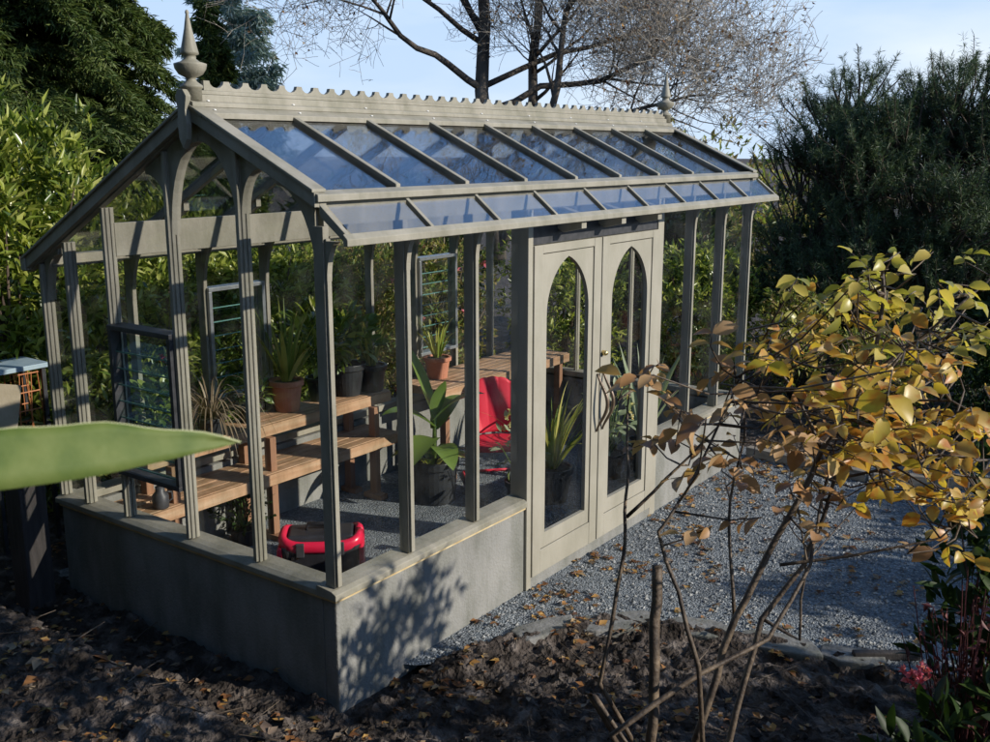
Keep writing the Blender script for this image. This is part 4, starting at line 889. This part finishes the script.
# ------------------------------------------------------------------ rose bush in the foreground
RB = at(720, 742, 3.7); rbz = float(gz(RB.x, RB.y)); RO = thing('rose_bush', (RB.x, RB.y, rbz), 'tall rose bush with yellow autumn leaves in the foreground', 'bush')
stems = [
 [(600, 683, 3.5), (624, 558, 3.5), (627, 497, 3.52), (627, 443, 3.55), (630, 375, 3.58)],
 [(651, 741, 3.45), (655, 640, 3.45), (657, 565, 3.47)],
 [(695, 741, 3.5), (735, 619, 3.5), (776, 538, 3.5), (823, 450, 3.5), (871, 375, 3.5), (884, 294, 3.5), (880, 262, 3.5)],
 [(728, 741, 3.7), (762, 619, 3.75), (803, 565, 3.75), (830, 497, 3.7), (850, 420, 3.65), (905, 350, 3.6)],
 [(610, 735, 3.3), (701, 673, 3.4), (769, 639, 3.5), (810, 565, 3.6), (822, 500, 3.65), (840, 430, 3.7)],
 [(588, 690, 3.45), (607, 715, 3.4), (640, 760, 3.4)],
 [(698, 667, 3.3), (678, 592, 3.32), (657, 531, 3.35), (688, 490, 3.38), (729, 402, 3.4), (735, 370, 3.4)],
 [(780, 565, 3.72), (857, 555, 3.65), (940, 538, 3.6), (985, 500, 3.55)],
 [(627, 517, 3.52), (680, 465, 3.5), (729, 416, 3.48)],
 [(871, 375, 3.5), (918, 341, 3.45), (965, 300, 3.4), (1000, 270, 3.4)],
 [(823, 450, 3.5), (800, 400, 3.5), (770, 360, 3.5), (748, 330, 3.5)],
 [(735, 619, 3.52), (728, 520, 3.6), (742, 440, 3.65), (745, 390, 3.65)],
 [(850, 420, 3.65), (900, 400, 3.6), (950, 400, 3.5), (990, 420, 3.45)],
 [(830, 480, 3.7), (880, 470, 3.6), (940, 455, 3.5), (990, 460, 3.4)],
 [(762, 619, 3.75), (800, 640, 3.7), (806, 560, 3.7), (797, 500, 3.7)],
]
m = MB(); SPT = []; base = Vector((RB.x, RB.y, rbz - .05))
for k, s in enumerate(stems):
    pts = [at(*p) for p in s]; n0 = len(pts)
    if s[0][1] > 660: pts = [base + (pts[0] - base) * .25 * Vector((1, 1, 0)).length / 1.414 + Vector((0, 0, -.02)), ] + pts; 
    fine = []
    for i in range(len(pts) - 1):
        for q in (0, .25, .5, .75):
            p = pts[i].lerp(pts[i + 1], q); fine.append(p + Vector((nz(p.x * 9, p.z * 9, k), nz(p.y * 9, p.z * 9, k + 3), 0)) * .012)
    fine.append(pts[-1]); r0 = {1: .019, 2: .016, 3: .014, 4: .012, 5: .017}.get(k, .0095 if s[0][1] > 660 else .007)
    SPT += fine[3:]
    m.tube(fine, [r0 * (1 - .68 * i / (len(fine) - 1)) if k != 1 else r0 for i in range(len(fine))], 7)
RSM = m
# leaflets: (u, v, spread px, depth, number of sprays)
def sprays(name, spots, mat, L_):
    P = []; D = []; N = []; LL = []; tw = MB()
    for u, v, s, d, n in spots:
        for _ in range(max(1, round(n * 1.2))):
            p0 = at(u + random.gauss(0, s * 1.15), v + random.gauss(0, s * .9), d + random.gauss(0, .3))
            ax = Vector((random.gauss(0, 1), random.gauss(0, 1), random.gauss(.1, .45))).normalized(); sd_ = ax.cross(Vector((0, 0, 1))).normalized(); p1 = p0 + ax * .1 + Vector((0, 0, -.02))
            near = min(SPT, key=lambda q: (q - p0).length + max(0, q.z - p0.z) * 2 + random.random() * .12); md = near.lerp(p0, .55) + Vector((random.gauss(0, .025), random.gauss(0, .025), -.03))
            tw.tube([near, near.lerp(md, .6), md, p0, p1], [.0042, .0036, .003, .0024, .0014], 5)
            for q, s2 in ((1, 0), (.55, 1), (.55, -1), (.1, 1), (.1, -1)):
                if random.random() < .12: continue
                P.append(p0.lerp(p1, q)); D.append((ax * (1 if s2 == 0 else .45) + sd_ * s2 + Vector((0, 0, random.gauss(-.2, .3))))); N.append(Vector((random.gauss(0, .8), random.gauss(0, .8), 1))); LL.append(L_ * random.uniform(.65, 1.15))
    LL = np.array(LL); leafcloud(name, np.array(P), np.array(D), np.array(N), LL, LL * RNG.uniform(.5, .78, len(LL)), mat, RO, 'full', .2, .32); return tw
random.seed(44)
t1 = sprays('green_gold_leaves', [(882, 272, 16, 3.5, 6), (862, 300, 24, 3.5, 6), (925, 300, 24, 3.45, 7), (965, 305, 22, 3.4, 5), (905, 330, 30, 3.5, 7), (845, 300, 24, 3.6, 4), (985, 330, 14, 3.4, 4)], M['rosegreen'], .064)
t2 = sprays('yellow_leaves', [(835, 330, 26, 3.5, 8), (800, 345, 24, 3.5, 7), (870, 365, 28, 3.5, 9), (930, 370, 28, 3.5, 8), (900, 405, 28, 3.55, 10), (850, 410, 26, 3.55, 9), (820, 430, 20, 3.6, 6), (950, 420, 24, 3.5, 8), (975, 455, 18, 3.45, 6), (890, 450, 26, 3.6, 8), (965, 375, 22, 3.4, 6), (985, 480, 15, 3.4, 5), (930, 480, 25, 3.6, 6), (905, 445, 22, 3.7, 5), (855, 462, 22, 3.7, 4), (965, 505, 18, 3.5, 5), (945, 525, 14, 3.6, 3), (770, 350, 20, 3.5, 4)], M['roseleaf'], .07)
t3 = sprays('brown_leaves', [(646, 378, 13, 3.56, 3), (660, 400, 10, 3.56, 2), (735, 355, 12, 3.45, 3), (690, 410, 12, 3.5, 2), (735, 400, 12, 3.45, 2), (745, 440, 18, 3.6, 3), (790, 500, 16, 3.7, 3), (835, 480, 18, 3.7, 3), (720, 460, 14, 3.6, 2), (770, 470, 20, 3.65, 2), (646, 440, 8, 3.55, 1), (940, 545, 12, 3.6, 1), (690, 520, 14, 3.4, 1), (668, 420, 12, 3.5, 2), (700, 440, 16, 3.55, 2), (760, 420, 18, 3.6, 3), (800, 440, 20, 3.6, 3)], M['rosebrown'], .075)
for i in range(len(t2.f)): pass
[RSM.add(t.v, t.f) for t in (t1, t2, t3)]; RSM.build('stems', M['rosestem'], RO, smooth=True)

# ------------------------------------------------------------------ foreground single leaf on its branch
FLD = .72
p0 = at(-330, 560, .62)
FL = thing('broadleaf_shrub', (p0.x, p0.y, float(gz(p0.x, p0.y))), 'one big green leaf reaching in from the left, close to the camera', 'shrub')
tipp = at(241, 441, .80); st0 = at(-160, 482, .66); n = 18; V = []; F = []; RV = []
for i in range(n + 1):
    t = i / n; c = st0.lerp(tipp, t) + UP * (.006 * math.sin(t * math.pi)); w = .0235 * (math.sin(math.pi * min(1, .16 + .84 * t)) ** .75 if t < .995 else .0) + .0004
    if t > .62: w *= 1 - .25 * (t - .62) / .38
    wob = .0012 * math.sin(t * 23)
    up_ = UP * .94 + FW * .33
    V += [c - up_ * w + FW * .001, c - up_ * w * .45 + FW * .0005, c + FW * .0008, c + up_ * (w * .5 + wob), c + up_ * (w * .86 + wob) - FW * .002]
    if i:
        a = (i - 1) * 5; F += [(a + k, a + k + 1, a + 6 + k, a + 5 + k) for k in range(4)]
    RV.append(c + up_ * (w * .86 + wob) - FW * .002)
lf = MB().add(V, F).build('leaf', M['foreleaf'], FL, smooth=True); sdm = lf.modifiers.new('thick', 'SOLIDIFY'); sdm.thickness = .0009
MB().tube(RV, .0008, 6).build('leaf_edge_highlight', M['rim'], lf, smooth=True)  # thin pale tube drawn as the light on the leaf's top edge
b0 = Vector((p0.x, p0.y, float(gz(p0.x, p0.y)) - .03)); m = MB(); m.tube([b0, b0.lerp(p0, .5) + Vector((.02, -.03, 0)), p0, p0.lerp(st0, .6), st0], [.014, .012, .008, .004, .0022], 8); m.build('stem', M['bark'], FL, smooth=True)

# ------------------------------------------------------------------ red-stemmed pot plant, lower right
c = at(965, 720, 4.35); c.z = float(gz(c.x, c.y)) ; RP = thing('potted_shrub', c, 'dark pot of upright reddish stems with pink flowers at the lower right', 'potted plant')
pot(RP, (c.x, c.y, c.z), .17, .36, M['blackpot'])
m = MB(); random.seed(9); FP = []
for k in range(70):
    a = random.uniform(0, 6.28); r_ = random.uniform(0, .15); q = Vector((c.x + r_ * math.cos(a), c.y + r_ * math.sin(a), c.z + .33)); t = q + Vector((math.cos(a) * random.uniform(0, .22), math.sin(a) * random.uniform(0, .22), random.uniform(.45, .85)))
    m.tube([q, q.lerp(t, .5) + Vector((random.uniform(-.02, .02), random.uniform(-.02, .02), 0)), t], [.004, .0035, .002], 4)
    for j in range(3): FP.append(q.lerp(t, random.uniform(.3, 1)))
m.build('stems', M['redstem'], RP); FP = np.array(FP); leafcloud('leaves', FP, RNG.normal(size=FP.shape), rnd(len(FP)), .05, .02, M['redstem'], RP)
f0 = at(914, 675, 4.25); pp = np.repeat(np.array(f0) + RNG.normal(size=(12, 3)) * .03, 6, 0); leafcloud('flowers', pp, rnd(72), rnd(72), .03, .025, M['petal_p'], RP)
tt = MB(); tt.tube([Vector((c.x, c.y, c.z + .33)), f0 + Vector((.05, .02, -.05)), f0], [.004, .003, .002], 5); tt.build('flower_stalk', M['redstem'], RP)
b = at(960, 760, 3.9); bz = float(gz(b.x, b.y))
shrub('evergreen_shrub', (b.x, b.y, bz), [((b.x, b.y, bz + .35), (.4, .4, .4)), ((b.x + .3, b.y - .3, bz + .5), (.4, .4, .5))], 70, .16, .055, M['laurel_dark'], 'low dark-leaved shrub in the lower right corner', None, kind='full', per=6, r0=.012, nstem=3)
b = at(1010, 560, 4.4); bz = float(gz(b.x, b.y))
shrub('evergreen_shrub', (b.x, b.y, bz), [((b.x, b.y, bz + .7), (.35, .35, .7)), ((b.x, b.y, bz + 1.3), (.3, .3, .4))], 130, .14, .05, M['laurel_dark'], 'upright dark-leaved shrub behind the reddish-stemmed pot', None, kind='full', per=6, r0=.015, nstem=3)

# ------------------------------------------------------------------ slabs, timber, litter
SLG = 'stone slabs edging the gravel'
slabs = [((1.36, -.44), .22, .11, -25, 'small grey stone slab nearest the greenhouse wall'), ((1.72, -.76), .27, .13, -42, 'grey stone slab in the middle of the gravel edge'), ((1.93, -1.2), .24, .12, -72, 'grey stone slab below the rose stems'), ((2.04, -1.68), .25, .12, -80, 'long grey stone slab below the right rose stems'), ((2.13, -2.1), .19, .11, -75, 'grey stone slab farthest right along the gravel edge')]
for (x, y), a, b_, rz, lb in slabs:
    pl = []
    for k in range(14):
        t = 2 * math.pi * k / 14; rr = 1 + .34 * nz(x * 5 + math.cos(t) * 1.6, y * 5 + math.sin(t) * 1.6); pl.append((a * rr * math.copysign(abs(math.cos(t)) ** .7, math.cos(t)), b_ * rr * math.copysign(abs(math.sin(t)) ** .7, math.sin(t)), 0))
    o = MB().prism(pl, (0, 0, .1)).build('stone_slab', M['stone'], bevel=.012); o.location = (x, y, -.078 + random.uniform(-.005, .008)); o.rotation_euler = (R(random.uniform(-2, 2)), R(random.uniform(-2, 2)), R(rz)); tag(o, lb, 'stone', SLG)
def timber(a, b, w, h, label, mat='timber', name='edging_timber', z=0.0):
    a = Vector((*a, z)); b = Vector((*b, z)); L = (b - a).length; o = MB().box(0, L, -w / 2, w / 2, 0, h).build(name, M[mat], bevel=.008); o.location = a; o.rotation_euler = (0, 0, math.atan2(b.y - a.y, b.x - a.x)); return tag(o, label, 'timber')
timber((5.62, -.02), (5.5, -1.2), .09, .1, 'weathered timber edging the gravel beyond the greenhouse end')
timber((5.5, -1.24), (6.1, -2.6), .09, .1, 'weathered timber edging at the right, behind the rose leaves')
timber((2.12, -2.1), (2.35, -2.42), .05, .05, 'short dark board on the gravel left of the pink flowers', 'darkpost', 'board', .003)
# fallen leaves
n = 9000; x = RNG.uniform(-2.6, 6, n); y = RNG.uniform(-3.2, 3.4, n)
den = np.where((x > 1.2) & (y > -2.6) & (y < 0), np.exp(-((y + .3) / .4) ** 2) * .7 + .2, np.where(x < 1.6, .55, 0)); inside = (x > -.03) & (x < 5.6) & (y > -.03) & (y < 2.7)
pat = np.array([nz(a * 1.7, b * 1.7, 5) for a, b in zip(x, y)]); keep = (~inside) & (RNG.random(n) < den * np.clip(.7 + pat * 1.6, 0, 1.5)); x = x[keep]; y = y[keep]
from mathutils.bvhtree import BVHTree
bv = BVHTree.FromObject(ground, bpy.context.evaluated_depsgraph_get())
zz = np.array([(max((bv.ray_cast(Vector((a, b, 6)), Vector((0, 0, -1)))[0] or Vector((0, 0, 0))).z, .0 if a > 1.2 and b > -2.5 else -9)) for a, b in zip(x, y)])
P = np.stack([x, y, zz + .012], 1); a = RNG.uniform(0, 6.28, len(x)); Lf = RNG.uniform(.03, .07, len(x)) * (1 + .5 * (RNG.random(len(x)) < .15))
# maple-like leaves: three blades from one stalk point
PP = np.repeat(P, 3, 0); aa = np.repeat(a, 3) + np.tile([-.85, 0, .85], len(x)); ll = np.repeat(Lf, 3) * np.tile([.75, 1, .75], len(x))
D = np.stack([np.cos(aa), np.sin(aa), RNG.uniform(-.05, .35, len(aa))], 1); tag(leafcloud('fallen_leaves', PP, D, np.array([0, 0, 1.0]) + RNG.normal(size=PP.shape) * .3, ll, ll * .55, M['deadleaf'], None, 'diamond', .15, .12), kind='stuff')
# loose clods and bark chips on the soil
n = 2600; x = RNG.uniform(-2.4, 1.7, n); y = RNG.uniform(-2.9, 2.6, n); k = ~((x > -.06) & (y > -.08)); x = x[k]; y = y[k]; m = MB()
for a, b in zip(x, y):
    h = bv.ray_cast(Vector((a, b, 6)), Vector((0, 0, -1)))[0]
    if h is None: continue
    s = random.choice([.008, .012, .016, .022, .03]) * random.uniform(.7, 1.3); c_ = h + Vector((0, 0, s * .3)); vv = []
    for q in ((1, 0, 0), (-1, 0, 0), (0, 1, 0), (0, -1, 0), (0, 0, .8), (0, 0, -.8)): vv.append(c_ + Vector(q) * s * random.uniform(.6, 1.3) + Vector((random.uniform(-.3, .3), random.uniform(-.3, .3), 0)) * s)
    m.add(vv, [(0, 2, 4), (2, 1, 4), (1, 3, 4), (3, 0, 4), (2, 0, 5), (1, 2, 5), (3, 1, 5), (0, 3, 5)])
tag(m.build('soil_clods', M['ground']), kind='stuff')

# loose stones lying on the gravel yard, a few kicked onto the soil
n = 9000; x = RNG.uniform(.6, 5.6, n); y = RNG.uniform(-2.4, .02, n) ; gd = inside_dist(x, y); k = (gd > -.06) & ~((x > 1.75) & (x < 3.66) & (y > -.035)) & (y < -.015); x = x[k]; y = y[k]; m = MB()
for a, b in zip(x, y):
    sz = random.choice([.006, .008, .010, .013]) * random.uniform(.7, 1.3); c_ = Vector((a, b, sz * .3)); vv = []
    for q in ((1, 0, 0), (-1, 0, 0), (0, 1, 0), (0, -1, 0), (0, 0, .7), (0, 0, -.7)): vv.append(c_ + Vector(q) * sz * random.uniform(.7, 1.4) + Vector((random.uniform(-.35, .35), random.uniform(-.35, .35), 0)) * sz)
    m.add(vv, [(0, 2, 4), (2, 1, 4), (1, 3, 4), (3, 0, 4), (2, 0, 5), (1, 2, 5), (3, 1, 5), (0, 3, 5)])
tag(m.build('loose_stones', leafmat('gravel_stone', [(.12, .135, .145), (.2, .215, .225), (.3, .31, .31), (.42, .42, .4)], 0, .9, .2)), kind='stuff')
m = MB()
for i in range(170):
    a = random.uniform(-1.9, 1.7); b = random.uniform(-2.6, 1.9)
    if a > -.08 and b > -.15: continue
    h = bv.ray_cast(Vector((a, b, 6)), Vector((0, 0, -1)))[0]
    if h is None: continue
    an = random.uniform(0, 6.28); L_ = random.uniform(.06, .28); d = Vector((math.cos(an), math.sin(an), random.uniform(-.1, .25))); q = h + Vector((0, 0, .012)); rr = random.uniform(.002, .005)
    m.tube([q, q + d * L_ * .5 + Vector((random.gauss(0, .008), random.gauss(0, .008), .004)), q + d * L_], [rr, rr * .8, rr * .4], 5)
tag(m.build('fallen_twigs', M['rosestem']), kind='stuff')
